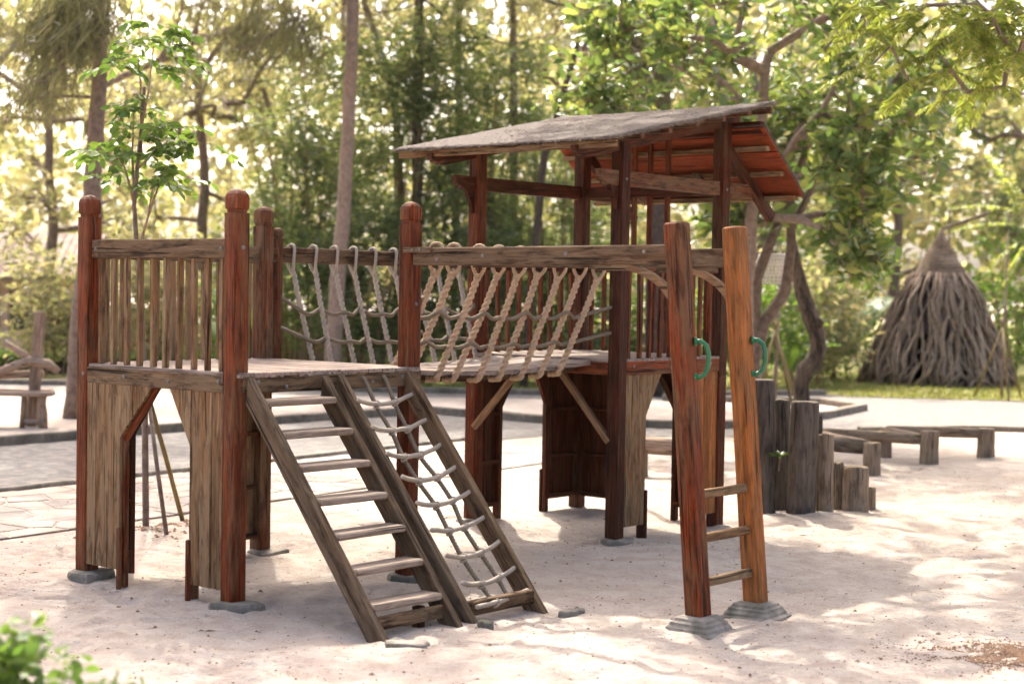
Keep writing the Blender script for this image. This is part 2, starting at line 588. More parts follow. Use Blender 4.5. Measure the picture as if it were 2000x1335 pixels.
ASPH = [(-13.4, .2), (-4.22, 13.45), (.45, 19.55), (2.5, 19.6), (4.0, 20.5), (5.94, 21.25), (16, 20.8), (40, 20.0), (40, 26), (12, 26.6), (8.56, 27.4), (6.5, 27.8),
        (5.4, 28.4), (2.5, 27.2), (-1.4, 27.2), (-5, 27.5), (-20, 29), (-30, 22), (-20, 8)]
struct(sheet('asphalt_path', ASPH, .006, 'asphalt'))
ISL = [(-13.0, 7.2), (-5.36, 17.24), (-2.37, 21.31), (-1.11, 22.66), (.48, 21.3), (2.5, 20.7), (4.35, 22.9), (5.29, 24.7), (4.9, 25.9), (2.4, 26.1), (-1.4, 26.0), (-8, 26), (-17, 24), (-19, 12)]
struct(sheet('sand_island', ISL, .012, 'sand'))
kerb('kerb', [(-13.0, 7.2), (-5.36, 17.24), (-2.37, 21.31), (-1.11, 22.66), (.48, 21.3), (2.5, 20.7), (4.35, 22.9), (5.29, 24.7), (4.9, 25.9), (2.4, 26.1)], .11, .14, 'concrete')
kerb('back_kerb', [(-12, 27.9), (-5, 27.5), (-1.4, 27.2), (2.5, 27.2), (5.4, 28.4)], .10, .14, 'concrete')
kerb('playground_kerb', [(4.4, 20.7), (5.94, 21.25), (9, 21.1), (16, 20.8)], .07, .12, 'concrete')
LAWN = [(-30, 29.5), (-5, 27.6), (-1.4, 27.4), (2.5, 27.4), (5.4, 28.6), (6.5, 27.95), (8.56, 27.55), (12, 26.8), (40, 26.2), (60, 120), (-60, 120)]
struct(sheet('lawn', LAWN, .016, 'lawn'))

# flagstone path: one object per stone
def flag_path():
    d = Vector((.563, .826))
    base = Vector((-3.36, 10.84))
    bed = sheet('flagstone_path', [tuple(base + d * a + PN * b) for a, b in ((-9, .02), (8.2, .02), (8.2, 1.98), (-9, 1.98))], .010, 'sand')
    struct(bed)
    rng = random.Random(3)
    pts = []
    L, Wd, s = 9.8, 1.96, .34
    ny = 6
    nx = int(L / s)
    for i in range(nx + 1):
        for j in range(ny):
            pts.append(Vector((-2.0 + i * s + (s / 2 if j % 2 else 0) + rng.uniform(-.13, .13), .02 + (j + .5) * Wd / ny + rng.uniform(-.11, .11))))
    for k, p in enumerate(pts):
        poly = [Vector((-2.2, .02)), Vector((8.1, .02)), Vector((8.1, Wd)), Vector((-2.2, Wd))]
        for q in pts:
            if q is p or (q - p).length > 1.0:
                continue
            mid, nn = (p + q) / 2, (q - p).normalized()
            mid = mid - nn * .011
            out = []
            for a, b in zip(poly, poly[1:] + poly[:1]):
                da, db = (a - mid).dot(nn), (b - mid).dot(nn)
                if da <= 0:
                    out.append(a)
                if da * db < 0:
                    out.append(a + (b - a) * (da / (da - db)))
            poly = out
            if len(poly) < 3:
                break
        if len(poly) < 3:
            continue
        c = sum(poly, Vector((0, 0))) / len(poly)
        h = rng.uniform(.005, .010)
        lo = [base + d * v.x + PN * v.y for v in poly]
        tp = [base + d * (c + (v - c) * .93).x + PN * (c + (v - c) * .93).y for v in poly]
        cc = base + d * c.x + PN * c.y
        n = len(poly)
        vs = [(v.x - cc.x, v.y - cc.y, -.004) for v in lo] + [(v.x - cc.x, v.y - cc.y, h - .004) for v in lo] + [(v.x - cc.x, v.y - cc.y, h + rng.uniform(-.002, .002)) for v in tp]
        fs = [(i, (i + 1) % n, n + (i + 1) % n, n + i) for i in range(n)] + [(n + i, n + (i + 1) % n, 2 * n + (i + 1) % n, 2 * n + i) for i in range(n)] + [tuple(2 * n + i for i in range(n))]
        MB().add(vs, fs).build('flagstone', 'flagstone', bed, Matrix.Translation((cc.x, cc.y, .010)))
    kerb('path_edging', [tuple(base + d * a + PN * 2.06) for a in (-9, 0, 4, 8.3)], .045, .10, 'pale_stone')
flag_path()

# ------------------------------------------------------------------ the play structure
HS = .049
XB = -1.305
AY, BY, B2 = 1.32, 3.375, 4.623
DECK = 1.25
PS = thing('play_structure', O2, -TH, 'large weathered red timber climbing frame with stairs, rope bridge and roofed tower', 'climbing frame')
def sqprof(m, levels, corner=.18, cx=0, cy=0):
    """square column with softened corners; levels: (z, half size)"""
    k = 12
    vs = []
    for z, h in levels:
        c = h * corner
        for sx, sy in ((1, -1), (1, 1), (-1, 1), (-1, -1)):
            p = [(sx * h, sy * (h - c)), (sx * (h - c * .3), sy * (h - c * .3)), (sx * (h - c), sy * h)]
            if sx * sy > 0:
                pass
            else:
                p.reverse()
            vs += [(x + cx, y + cy, z) for x, y in p]
    n = len(levels)
    fs = [(i * k + j, i * k + (j + 1) % k, (i + 1) * k + (j + 1) % k, (i + 1) * k + j) for i in range(n - 1) for j in range(k)]
    fs += [tuple(range(k - 1, -1, -1)), tuple((n - 1) * k + j for j in range(k))]
    return m.add(vs, fs)
UPX = Matrix(((0, 0, -1, 0), (0, 1, 0, 0), (1, 0, 0, 0), (0, 0, 0, 1)))   # local X -> up
def column(name, x, y, levels, mat, parent=PS, lean=(0, 0), rot=0., corner=.18):
    m = MB()
    sqprof(m, levels, corner)
    inv = UPX.inverted()
    m.v = [tuple(inv @ Vector(v)) for v in m.v]
    R = Matrix.Shear('XY', 4, lean) if (lean[0] or lean[1]) else Matrix.Identity(4)
    return m.build(name, mat, parent, Matrix.Translation((x, y, 0)) @ R @ Matrix.Rotation(rot, 4, 'Z') @ UPX)
def newel(x, y, mat, dz=0):
    t = 2.22 + dz
    p = column('post', x, y, [(-.15, HS), (.6, HS * .995), (1.3, HS), (t - .128, HS)], mat)
    column('cap', x, y, [(t - .126, HS * .84), (t - .112, HS * .84), (t - .106, HS * 1.0), (t - .048, HS * 1.03), (t - .028, HS * .92), (t - .012, HS * .66), (t - .003, HS * .35), (t, HS * .1)], mat, p, corner=.3)
    return p
newel(XB, 0, 'red_timber')
newel(0, 0, 'red_timber')
newel(XB, AY, 'red_timber_worn')
newel(0, AY, 'red_timber')

def railing(p0, p1, z0, z1, n, mat, bmat, zb, thick=.05, skip=(), s0=None, bw=.030):
    p0, p1 = Vector(p0), Vector(p1)
    zc = (z0 + z1) / 2
    r = bar('rail', (*p0, zc), (*p1, zc), thick, z1 - z0, mat, PS, .006, wob=.0012, nseg=5)
    for i in range(n):
        t = (i + .6) / (n + .2)
        q = p0.lerp(p1, t)
        jit = random.uniform(-.004, .004)
        bar('baluster', (q.x + jit, q.y + jit, zb), (q.x, q.y, z0), bw, bw * random.uniform(.9, 1.1), bmat, r, .003, up=(0, 1, 0))
    return r
# platform by the stairs
for i in range(13):
    y0 = -.034 + i * .107
    bar('deck_plank', (XB - .06, y0 + .052, DECK - .014 + random.uniform(-.002, .002)), (.068 + random.uniform(-.006, .006), y0 + .052, DECK - .014 + random.uniform(-.002, .002)), .103, .028, 'deck_timber', PS, .004)
bar('joist', (XB + HS, -.026, 1.186), (-HS, -.026, 1.186), .04, .092, 'grey_timber', PS, .004)
bar('joist', (.045, -.0, 1.186), (.045, AY + .04, 1.186), .04, .092, 'grey_timber', PS, .004, up=(0, 0, 1))
bar('joist', (XB, HS, 1.186), (XB, AY - HS, 1.186), .04, .092, 'dark_timber', PS)
bar('joist', (XB + HS, AY, 1.186), (-HS, AY, 1.186), .05, .092, 'dark_timber', PS)
bar('joist', (XB + HS, AY * .5, 1.186), (.02, AY * .5, 1.186), .05, .088, 'dark_timber', PS)
railing((XB + HS - .004, .005), (-HS + .004, .005), 1.854, 1.960, 10, 'grey_timber', 'panel_timber', DECK)
railing((XB, HS - .004), (XB, AY - HS + .004), 1.854, 1.960, 10, 'grey_timber', 'panel_timber', DECK)
# rope post next to the rear newel, with drilled holes shown as plugs
rp = column('rope_post', XB + .005, AY + .118, [(1.1, .028), (2.02, .028)], 'red_timber_worn', corner=.5)
column('cap', XB + .005, AY + .118, [(2.022, .023), (2.03, .023), (2.035, .030), (2.068, .030), (2.082, .022), (2.088, .008)], 'red_timber_worn', rp, corner=.6)
for z in (1.42, 1.62, 1.72, 1.88):
    m = MB()
    m.tube([(0, 0, 0), (0, -.004, 0)], .006, 8)
    m.build('bolt_hole', 'dark_inside', rp, Matrix.Translation((XB + .012, AY + .118 - .0275, z)))

def wall_panel(axis, c, out, s0, s1, s2, zc, mat, imat, zt=1.14, zb=.09, bt=.018, brace=.045):
    """boards in the plane axis=c, outer face towards out; post side s0, free edge s1, spandrel reaching s2 at zt"""
    def P(s, z, d=0.):
        return (c + d, s, z) if axis == 'x' else (s, c + d, z)
    sg = 1 if s1 > s0 else -1
    st = bar('stile', P(s1, -.10, -out * .012), P(s1, zc + .01, -out * .012), .040, .034, imat, PS, .003, up=(1, 0, 0) if axis == 'x' else (0, 1, 0))
    bar('stile_foot', P(s1 + sg * .006, -.12, out * .028), P(s1 + sg * .006, .33, out * .028), .034, .022, imat, st, .006, up=(1, 0, 0) if axis == 'x' else (0, 1, 0))
    bar('brace', P(s1, zc - .005, -out * .010), P(s2, zt + .01, -out * .010), .048, .034, imat, st, .003, up=(1, 0, 0) if axis == 'x' else (0, 1, 0))
    for z in (zb + .03, zb + .34, zc - .06):
        bar('batten', P(s0, z, -out * .020), P(s1, z, -out * .020), .022, .026, imat, st, .003)
    L = abs(s2 - s0)
    n = max(3, round(L / .088))
    for i in range(n):
        a, b = s0 + sg * L * i / n, s0 + sg * (L * (i + 1) / n - .003)
        def lowz(s):
            q = (s - s1) * sg
            return zb if q <= 0 else zc + (zt - zc) * q / abs(s2 - s1)
        la, lb = lowz(a), lowz(b)
        ss = [(a, la), (b, lb)]
        if (a - s1) * sg < 0 < (b - s1) * sg:
            ss = [(a, zb), (s1, zb), (s1 + sg * .001, zc), (b, lb)]
        dj = random.uniform(-.002, .003)
        poly = ss + [(b, zt), (a, zt)]
        # local frame: X up, grain along X
        org = Vector(P(a, zb, out * (.010 + dj)))
        if axis == 'x':
            F = Matrix(((0, 0, out, org.x), (0, 1, 0, org.y), (1, 0, 0, org.z), (0, 0, 0, 1)))
        else:
            F = Matrix(((0, 1, 0, org.x), (0, 0, out, org.y), (1, 0, 0, org.z), (0, 0, 0, 1)))
        vs = [(z - zb, s - a, 0) for s, z in poly] + [(z - zb, s - a, bt) for s, z in poly]
        k = len(poly)
        fs = [tuple(range(k)), tuple(range(2 * k - 1, k - 1, -1))] + [(j, k + j, k + (j + 1) % k, (j + 1) % k) for j in range(k)]
        o = MB().add(vs, fs).build('board', mat, st, F)
        bm = bmesh.new()
        bm.from_mesh(o.data)
        bmesh.ops.recalc_face_normals(bm, faces=bm.faces[:])
        bm.to_mesh(o.data)
        bm.free()
wall_panel('y', -.012, -1, XB + HS, -.950, -.66, .84, 'panel_timber', 'red_timber')
wall_panel('y', -.012, -1, -HS, -.322, -.50, .84, 'panel_timber', 'red_timber')
wall_panel('x', XB - .0, -1, HS, .300, .52, .83, 'panel_timber', 'dark_timber')
wall_panel('x', XB - .0, -1, AY - HS, 1.01, .80, .83, 'panel_timber', 'dark_timber')

# stairs and net ladder
def front_x(z):
    return .095 + (1.235 - z) / 1.21
SD = Vector((front_x(0) - front_x(1), 0, -1)).normalized()
def stringer(y, mat='stair_timber', ztop=1.225, dep=.105):
    # upper edge follows front_x; tail sawn off near level, head plumb
    nrm = Vector((-SD.z, 0, SD.x))          # up and outwards
    poly = []
    z_b = -.10
    top = Vector((front_x(ztop), 0, ztop))
    bot = Vector((front_x(z_b), 0, z_b))
    back = -nrm * dep
    a = [top, bot, bot + back + SD * (-.03), top + back + SD * .09]
    # local frame with X along the board
    org = top + Vector((0, y, 0))
    F = Matrix(((SD.x, 0, nrm.x, org.x), (0, 1, 0, org.y), (SD.z, 0, nrm.z, org.z), (0, 0, 0, 1)))
    loc = [((p - top).dot(SD), (p - top).dot(nrm)) for p in a]
    b = .005
    vs = [(x, .0 + b, z) for x, z in loc] + [(x, .048 - b, z) for x, z in loc]
    cx = sum(p[0] for p in loc) / 4
    cz = sum(p[1] for p in loc) / 4
    sh = lambda x, z: (x + (b if x < cx else -b), z + (b if z < cz else -b))
    vs = [(x, b, z) for x, z in loc] + [(x, .048 - b, z) for x, z in loc] + [(sh(x, z)[0], 0, sh(x, z)[1]) for x, z in loc] + [(sh(x, z)[0], .048, sh(x, z)[1]) for x, z in loc]
    fs = [(0, 1, 5, 4), (1, 2, 6, 5), (2, 3, 7, 6), (3, 0, 4, 7), (8, 9, 1, 0), (9, 10, 2, 1), (10, 11, 3, 2), (11, 8, 0, 3), (4, 5, 13, 12), (5, 6, 14, 13), (6, 7, 15, 14), (7, 4, 12, 15), (11, 10, 9, 8), (12, 13, 14, 15)]
    o = MB().add(vs, fs).build('stringer', mat, PS, F)
    bm = bmesh.new()
    bm.from_mesh(o.data)
    bmesh.ops.recalc_face_normals(bm, faces=bm.faces[:])
    bm.to_mesh(o.data)
    bm.free()
    return o
st1 = stringer(.0)
st2 = stringer(.532)
for k in range(7):
    z = 1.095 - .1615 * k
    x = front_x(z)
    bar('tread', (x - .058, .044, z), (x - .058, .536, z), .135, .036, 'tread_timber', st1, .008, wob=.0015, nseg=3)
bar('kick_board', (1.02, .05, .05), (1.02, .53, .05), .022, .07, 'grey_timber', st1)
bar('block', (.98, .40, -.1), (.98, .40, .09), .05, .05, 'dark_timber', st1)
st3 = stringer(.652, 'stair_timber', 1.232, .11)
st4 = stringer(1.205, 'grey_timber', 1.232, .11)
bar('cross_bar', (1.06, .70, .045), (1.06, 1.205, .045), .05, .075, 'grey_timber', st3, .006)

def rope(name, pts, r, mat, parent, k=9, step=.011, lobes=3, turn=62., amp=.16, nat_=True):
    """laid rope swept along a smoothed polyline"""
    P = [Vector(p) for p in pts]
    Q = []
    n = len(P)
    for i in range(n - 1):
        p0, p1, p2, p3 = P[max(i - 1, 0)], P[i], P[i + 1], P[min(i + 2, n - 1)]
        m = max(2, int((p2 - p1).length / step))
        for j in range(m):
            t = j / m
            Q.append(.5 * ((2 * p1) + (p2 - p0) * t + (2 * p0 - 5 * p1 + 4 * p2 - p3) * t * t + (3 * p1 - p0 - 3 * p2 + p3) * t ** 3))
    Q.append(P[-1])
    return MB().tube(Q, r, k, True, lobes, turn, amp).build(name, mat, parent, None, True)
# cross ropes of the net ladder
NETR = [(.137, 1.096), (.25, .955), (.366, .821), (.483, .702), (.595, .572), (.705, .439), (.821, .317), (.935, .185), (1.035, .075)]
NS = [.040 + random.uniform(-.010, .012) if i < 8 else .012 for i in range(9)]
def net_pt(i, t):
    """point on cross rope i; t runs from the left (0) to the right stringer (1)"""
    x, z = NETR[i]
    return Vector((x + .095 * (1 - t) - NS[i] * .25 * 4 * t * (1 - t), .688 + .522 * t, z - .010 * (1 - t) - NS[i] * 4 * t * (1 - t) + .006 * nz(t * 5, i + 7)))
for q, tq in enumerate((.36, .68)):
    pts = [(.055, .688 + .522 * tq, 1.20), (.085, .688 + .522 * tq, 1.185)]
    for i in range(9):
        pts.append(net_pt(i, tq + .03 * math.sin(i * 1.9 + q)) + Vector((-.012, 0, -.010)))
    rope('net_rope', pts, .0112, 'rope_dark', PS, 9, .007, 3, 105, .26)
for i in range(9):
    pts = [net_pt(i, t) for t in np.linspace(-.02, 1, 10)]
    r = rope('net_rope', pts, .0118, 'rope_grey', PS, 9, .007, 3, 100, .26)
    for q, tq in enumerate((.36, .68)):
        c = net_pt(i, tq + .03 * math.sin(i * 1.9 + q)) + Vector((-.006, 0, -.005))
        kn = [c + Vector((.019 * math.cos(u), .012 * math.sin(u) + .006 * math.cos(2 * u), .019 * math.sin(u))) for u in np.linspace(0, 6.28, 10)]
        rope('knot', kn, .0065, 'rope_grey', r, 6, .008, 0, 0)

# bridge
SAG = .045
def bz(y):
    t = (y - AY) / (BY - AY)
    return DECK - .01 - SAG * 4 * t * (1 - t)
BX0, BX1 = -1.10, -.20
for i in range(8):
    w = (BX1 - BX0) / 8
    x = BX0 + w * (i + .5)
    ys_ = np.linspace(AY + .03 - random.uniform(0, .02), BY - .015 + random.uniform(0, .02), 15)
    vs = []
    dz = random.uniform(-.003, .003)
    for y in ys_:
        z = bz(y) + dz
        vs += [(y, w / 2 - .003, z - .030), (y, -w / 2 + .003, z - .030), (y, -w / 2 + .003, z - .003), (y, -w / 2 + .007, z), (y, w / 2 - .007, z), (y, w / 2 - .003, z - .003)]
    fs = [(a * 6 + j, a * 6 + 6 + j, a * 6 + 6 + (j + 1) % 6, a * 6 + (j + 1) % 6) for a in range(14) for j in range(6)] + [tuple(range(6)), tuple(84 + j for j in range(5, -1, -1))]
    MB().add(vs, fs).build('bridge_plank', 'deck_timber', PS, Matrix(((0, -1, 0, x), (1, 0, 0, 0), (0, 0, 1, 0), (0, 0, 0, 1))))
for x in (BX0 + .16, BX1 - .16):
    pts = [(x, y, bz(y) - .056) for y in np.linspace(AY + .03, BY - .02, 12)]
    m = MB()
    vs = []
    for p in pts:
        vs += [(p[0] - .02, p[1], p[2] - .022), (p[0] + .02, p[1], p[2] - .022), (p[0] + .02, p[1], p[2] + .022), (p[0] - .02, p[1], p[2] + .022)]
    fs = [(a * 4 + j, a * 4 + (j + 1) % 4, a * 4 + 4 + (j + 1) % 4, a * 4 + 4 + j) for a in range(11) for j in range(4)] + [(3, 2, 1, 0), (44, 45, 46, 47)]
    inv = Matrix.Rotation(-math.pi / 2, 4, 'Z')
    m.add([tuple(inv @ Vector(v)) for v in vs], fs)
    m.build('bridge_bearer', 'grey_timber', PS, Matrix.Rotation(math.pi / 2, 4, 'Z'))
fr = bar('rail', (.0, AY + HS - .004, 1.908), (.0, BY - HS + .004, 1.912), .05, .10, 'grey_timber', PS, .006, wob=.001, nseg=4)
br = bar('rail', (XB, AY + HS, 1.915), (XB, BY - HS + .004, 1.915), .05, .10, 'grey_timber', PS, .006, wob=.001, nseg=4)
def side_ropes(xr, xd, ys, mat, hmat, rail, seed, yshift, mr=.0180, r0=.0115):
    rg = random.Random(seed)
    sg = 1 if xr > xd else -1
    zr0, zr1 = 1.858, 1.966
    for i, y in enumerate(ys):
        yb = y + yshift + rg.uniform(-.02, .02)
        zb = bz(yb) - .035
        jn = Vector((xr - sg * .012, y + rg.uniform(-.008, .008), zr0 - .06 + rg.uniform(-.012, .012)))
        lo = Vector((xd + sg * .012, yb, zb))
        # the loop over the rail
        lp = [jn + Vector((0, 0, -.01)), (xr + sg * .042, y + .004, zr0 + .0), (xr + sg * .040, y + .002, zr1 - .01), (xr + sg * .018, y, zr1 + .014), (xr - sg * .018, y - .004, zr1 + .014), (xr - sg * .040, y - .012, zr1 - .01), (xr - sg * .040, y - .020, zr0), jn + Vector((0, -.004, -.015))]
        main = [jn + Vector((0, 0, .02))]
        for t in (.25, .5, .75):
            p = jn.lerp(lo, t)
            main.append(p + Vector((0, .008 * nz(i * 3.1, t * 4, seed), -.006)))
        main += [lo, lo + Vector((-sg * .03, .006, -.022)), lo + Vector((-sg * .10, .01, -.026))]
        o = rope('bridge_rope', main, mr, mat, PS, 12, .007, 2, 80, .34)
        rope('rail_loop', lp, r0, mat, o, 8, .009, 3, 90)
    # two long ropes woven through
    for zf, amp in ((.40, .02), (.70, .014)):
        pts = []
        ya, yb_ = (AY + .118, BY - .06)
        N = len(ys)
        pts.append((xr - sg * .01, ya, 1.87 - zf * .62 + .06 * (1 - zf)))
        for i, y in enumerate(ys):
            yy = y + yshift * zf
            t = (yy - ya) / (yb_ - ya)
            x = xr + (xd - xr) * zf
            z = 1.80 + (bz(yy) - .03 - 1.80) * zf
            pts.append((x + sg * .026 * (1 if i % 2 else -.6), yy, z + amp * (.8 if i % 2 else -.5) + .012 * nz(i, zf * 9, seed)))
            if i < N - 1:
                y2 = (y + ys[i + 1]) / 2 + yshift * zf
                pts.append((x, y2, 1.80 + (bz(y2) - .03 - 1.80) * zf - amp))
        pts.append((xr - sg * .02, yb_ + .03, 1.84 - zf * .58))
        rope('long_rope', pts, .0125, hmat, PS, 8, .009, 3, 95)
ysF = [1.549, 1.704, 1.938, 2.122, 2.326, 2.527, 2.738, 2.95, 3.157]
side_ropes(.0, BX1, ysF, 'rope_tan', 'rope_dark', fr, 1, -.17)
ysB = [1.563, 1.757, 1.947, 2.123, 2.308, 2.508, 2.735, 2.957, 3.169]
side_ropes(XB, BX0, ysB, 'rope_grey', 'rope_dark', br, 2, .02, .0145, .0105)

# roofed tower
def roof_z(y):
    return 2.70 + (y - 2.87) * .2083
for (x, y) in ((XB, BY), (0, BY), (XB, B2), (0, B2)):
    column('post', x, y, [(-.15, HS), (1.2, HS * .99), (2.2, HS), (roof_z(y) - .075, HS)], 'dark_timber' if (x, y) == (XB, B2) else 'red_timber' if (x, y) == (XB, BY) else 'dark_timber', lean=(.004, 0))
for i in range(12):
    y0 = BY - .036 + i * .1090
    bar('deck_plank', (XB - .05, y0 + .05, DECK - .012), (.046, y0 + .05, DECK - .012), .106, .026, 'deck_timber', PS, .004)
bar('joist', (XB + HS, BY - .01, 1.188), (-HS, BY - .01, 1.188), .05, .095, 'red_timber', PS)
bar('joist', (.028, BY + HS, 1.188), (.028, B2 - HS, 1.188), .04, .095, 'red_timber', PS)
bar('joist', (XB, BY + HS, 1.188), (XB, B2 - HS, 1.188), .04, .095, 'dark_timber', PS)
bar('joist', (XB + HS, B2, 1.188), (-HS, B2, 1.188), .04, .095, 'dark_timber', PS)
railing((0, BY + HS - .004), (0, B2 - HS + .004), 1.862, 1.955, 9, 'red_timber_worn', 'red_timber', DECK)
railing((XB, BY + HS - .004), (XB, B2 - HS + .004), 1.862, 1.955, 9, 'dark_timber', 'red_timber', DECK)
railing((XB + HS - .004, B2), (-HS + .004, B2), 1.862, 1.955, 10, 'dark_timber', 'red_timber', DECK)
wall_panel('x', .004, 1, BY + HS, 3.685, 3.86, .855, 'panel_timber', 'dark_timber')
wall_panel('x', .004, 1, B2 - HS, 4.315, 4.14, .855, 'new_timber', 'dark_timber')
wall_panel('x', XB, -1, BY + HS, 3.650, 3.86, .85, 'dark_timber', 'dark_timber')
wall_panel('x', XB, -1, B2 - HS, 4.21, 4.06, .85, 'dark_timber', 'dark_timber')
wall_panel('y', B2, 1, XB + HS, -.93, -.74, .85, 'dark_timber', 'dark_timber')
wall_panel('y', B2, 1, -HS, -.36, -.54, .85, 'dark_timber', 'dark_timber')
bar('knee_brace', (XB + .03, BY - .035, .70), (-.85, BY - .035, 1.14), .035, .045, 'pale_timber', PS)
bar('knee_brace', (-.03, BY - .035, .68), (-.46, BY - .035, 1.14), .035, .045, 'pale_timber', PS)

def corbel_beam(name, p0, p1, w, h, mat, parent, cut=.09):
    """beam whose p0 end is carved: underside curves up towards the tip"""
    L = (Vector(p1) - Vector(p0)).length
    prof = [(0, h * .5), (0, h * .02), (cut * .18, -h * .02), (cut * .22, -h * .14), (cut * .62, -h * .30), (cut * .70, -h * .42), (cut, -h * .5), (L, -h * .5), (L, h * .5)]
    k = len(prof)
    vs = [(x, -w / 2, z) for x, z in prof] + [(x, w / 2, z) for x, z in prof]
    fs = [tuple(range(k)), tuple(range(2 * k - 1, k - 1, -1))] + [(j, k + j, k + (j + 1) % k, (j + 1) % k) for j in range(k)]
    o = MB().add(vs, fs).build(name, mat, parent, frame(p0, p1))
    bm = bmesh.new()
    bm.from_mesh(o.data)
    bmesh.ops.recalc_face_normals(bm, faces=bm.faces[:])
    bm.to_mesh(o.data)
    bm.free()
    return o
for x in (XB, 0.0):
    corbel_beam('tie_beam', (x, 3.12, 2.487), (x, 5.02, 2.487), .048, .10, 'dark_timber' if x else 'red_timber_worn', PS)
    corbel_beam('rafter', (x, 2.86, roof_z(2.86) - .075), (x, 4.82, roof_z(4.82) - .075), .052, .10, 'dark_timber', PS, .12)
    bar('rafter', (x + .002, 4.60, 2.855), (x + .002, 5.33, 2.30), .05, .085, 'dark_timber', PS)
    # small curved bracket under the tie beam
    m = MB()
    prof = [(0, 0), (0, -.16), (-.012, -.17), (-.028, -.10), (-.075, -.03), (-.085, 0)]
    vs = [(-.018, py, pz) for py, pz in prof] + [(.018, py, pz) for py, pz in prof]
    m.add(vs, [tuple(range(6)), tuple(range(11, 5, -1))] + [(j, 6 + j, 6 + (j + 1) % 6, (j + 1) % 6) for j in range(6)])
    m.build('bracket', 'dark_timber', PS, Matrix.Translation((x, BY - HS, 2.436)))
bar('ridge_beam', (-1.60, B2 + .075, 2.93), (.30, B2 + .075, 2.93), .06, .09, 'dark_timber', PS)
bar('tie_beam', (XB + HS, B2, 2.487), (-HS, B2, 2.487), .045, .09, 'dark_timber', PS)
for x in (-.79, -.644, -.481):
    bar('stud', (x, B2, 1.95), (x, B2, roof_z(B2) - .07), .036, .036, 'red_timber', PS, up=(0, 1, 0))
for x in (-1.0, -.25):
    bar('collar', (x, B2 + .01, 2.60), (x, 5.06, 2.43), .045, .05, 'red_timber_worn', PS)
RX0, RX1 = -1.64, .34
for y in (3.214, 3.519, 3.844, 4.171, 4.50):
    bar('purlin', (RX0 + .02, y, roof_z(y) - .024), (RX1 - random.uniform(.015, .04), y, roof_z(y) - .024), .045, .036, 'red_timber_worn', PS, .003)
bar('fascia', (RX0 + .01, 2.885, roof_z(2.885) - .030), (RX1 - .005, 2.885, roof_z(2.885) - .030), .022, .046, 'panel_timber', PS)
bar('fascia', (RX0 + .01, 4.775, roof_z(4.775) - .034), (RX1 - .01, 4.775, roof_z(4.775) - .034), .03, .05, 'red_timber_worn', PS)
def thatch(name, y0, z0, y1, z1, th, nx, ny, seed, mat='thatch'):
    V = []
    nrm = Vector((0, -(z1 - z0), y1 - y0)).normalized()
    if nrm.z < 0:
        nrm = -nrm
    for layer in (1, 0):
        for j in range(ny + 1):
            for i in range(nx + 1):
                t, s = j / ny, i / nx
                edge = min(i, nx - i, j, ny - j)
                x = RX0 + (RX1 - RX0) * s
                e = .012 * nz(s * 40, t * 30, seed) if edge == 0 else 0
                y = y0 + (y1 - y0) * t
                z = z0 + (z1 - z0) * t
                if i in (0, nx):
                    x += e
                if j in (0, ny):
                    y += e
                p = Vector((x, y, z))
                if layer:
                    p += nrm * (th * (.55 if edge == 0 else 1) + .004 * nz(s * 18, t * 18, seed + 3) + .003 * nz(s * 60, t * 60, seed + 5)) + Vector((0, 0, -.012 * math.sin(s * 3.14)))
                else:
                    p += Vector((0, 0, -.012 * math.sin(s * 3.14) if False else 0))
                V.append(p)
    N = (nx + 1) * (ny + 1)
    q = lambda l, j, i: l * N + j * (nx + 1) + i
    F = []
    for j in range(ny):
        for i in range(nx):
            F.append((q(0, j, i), q(0, j, i + 1), q(0, j + 1, i + 1), q(0, j + 1, i)))
            F.append((q(1, j, i), q(1, j + 1, i), q(1, j + 1, i + 1), q(1, j, i + 1)))
    for i in range(nx):
        F.append((q(0, 0, i), q(1, 0, i), q(1, 0, i + 1), q(0, 0, i + 1)))
        F.append((q(0, ny, i), q(0, ny, i + 1), q(1, ny, i + 1), q(1, ny, i)))
    for j in range(ny):
        F.append((q(0, j, 0), q(0, j + 1, 0), q(1, j + 1, 0), q(1, j, 0)))
        F.append((q(0, j, nx), q(1, j, nx), q(1, j + 1, nx), q(0, j + 1, nx)))
    if y1 < y0 or z1 < z0:
        pass
    return put(name, fastmesh(name, [tuple(v) for v in V], F, mat), PS)
roofm = thatch('roof_thatch', 2.835, roof_z(2.835) + .004, 4.83, roof_z(4.83) + .004, .026, 90, 80, 1)
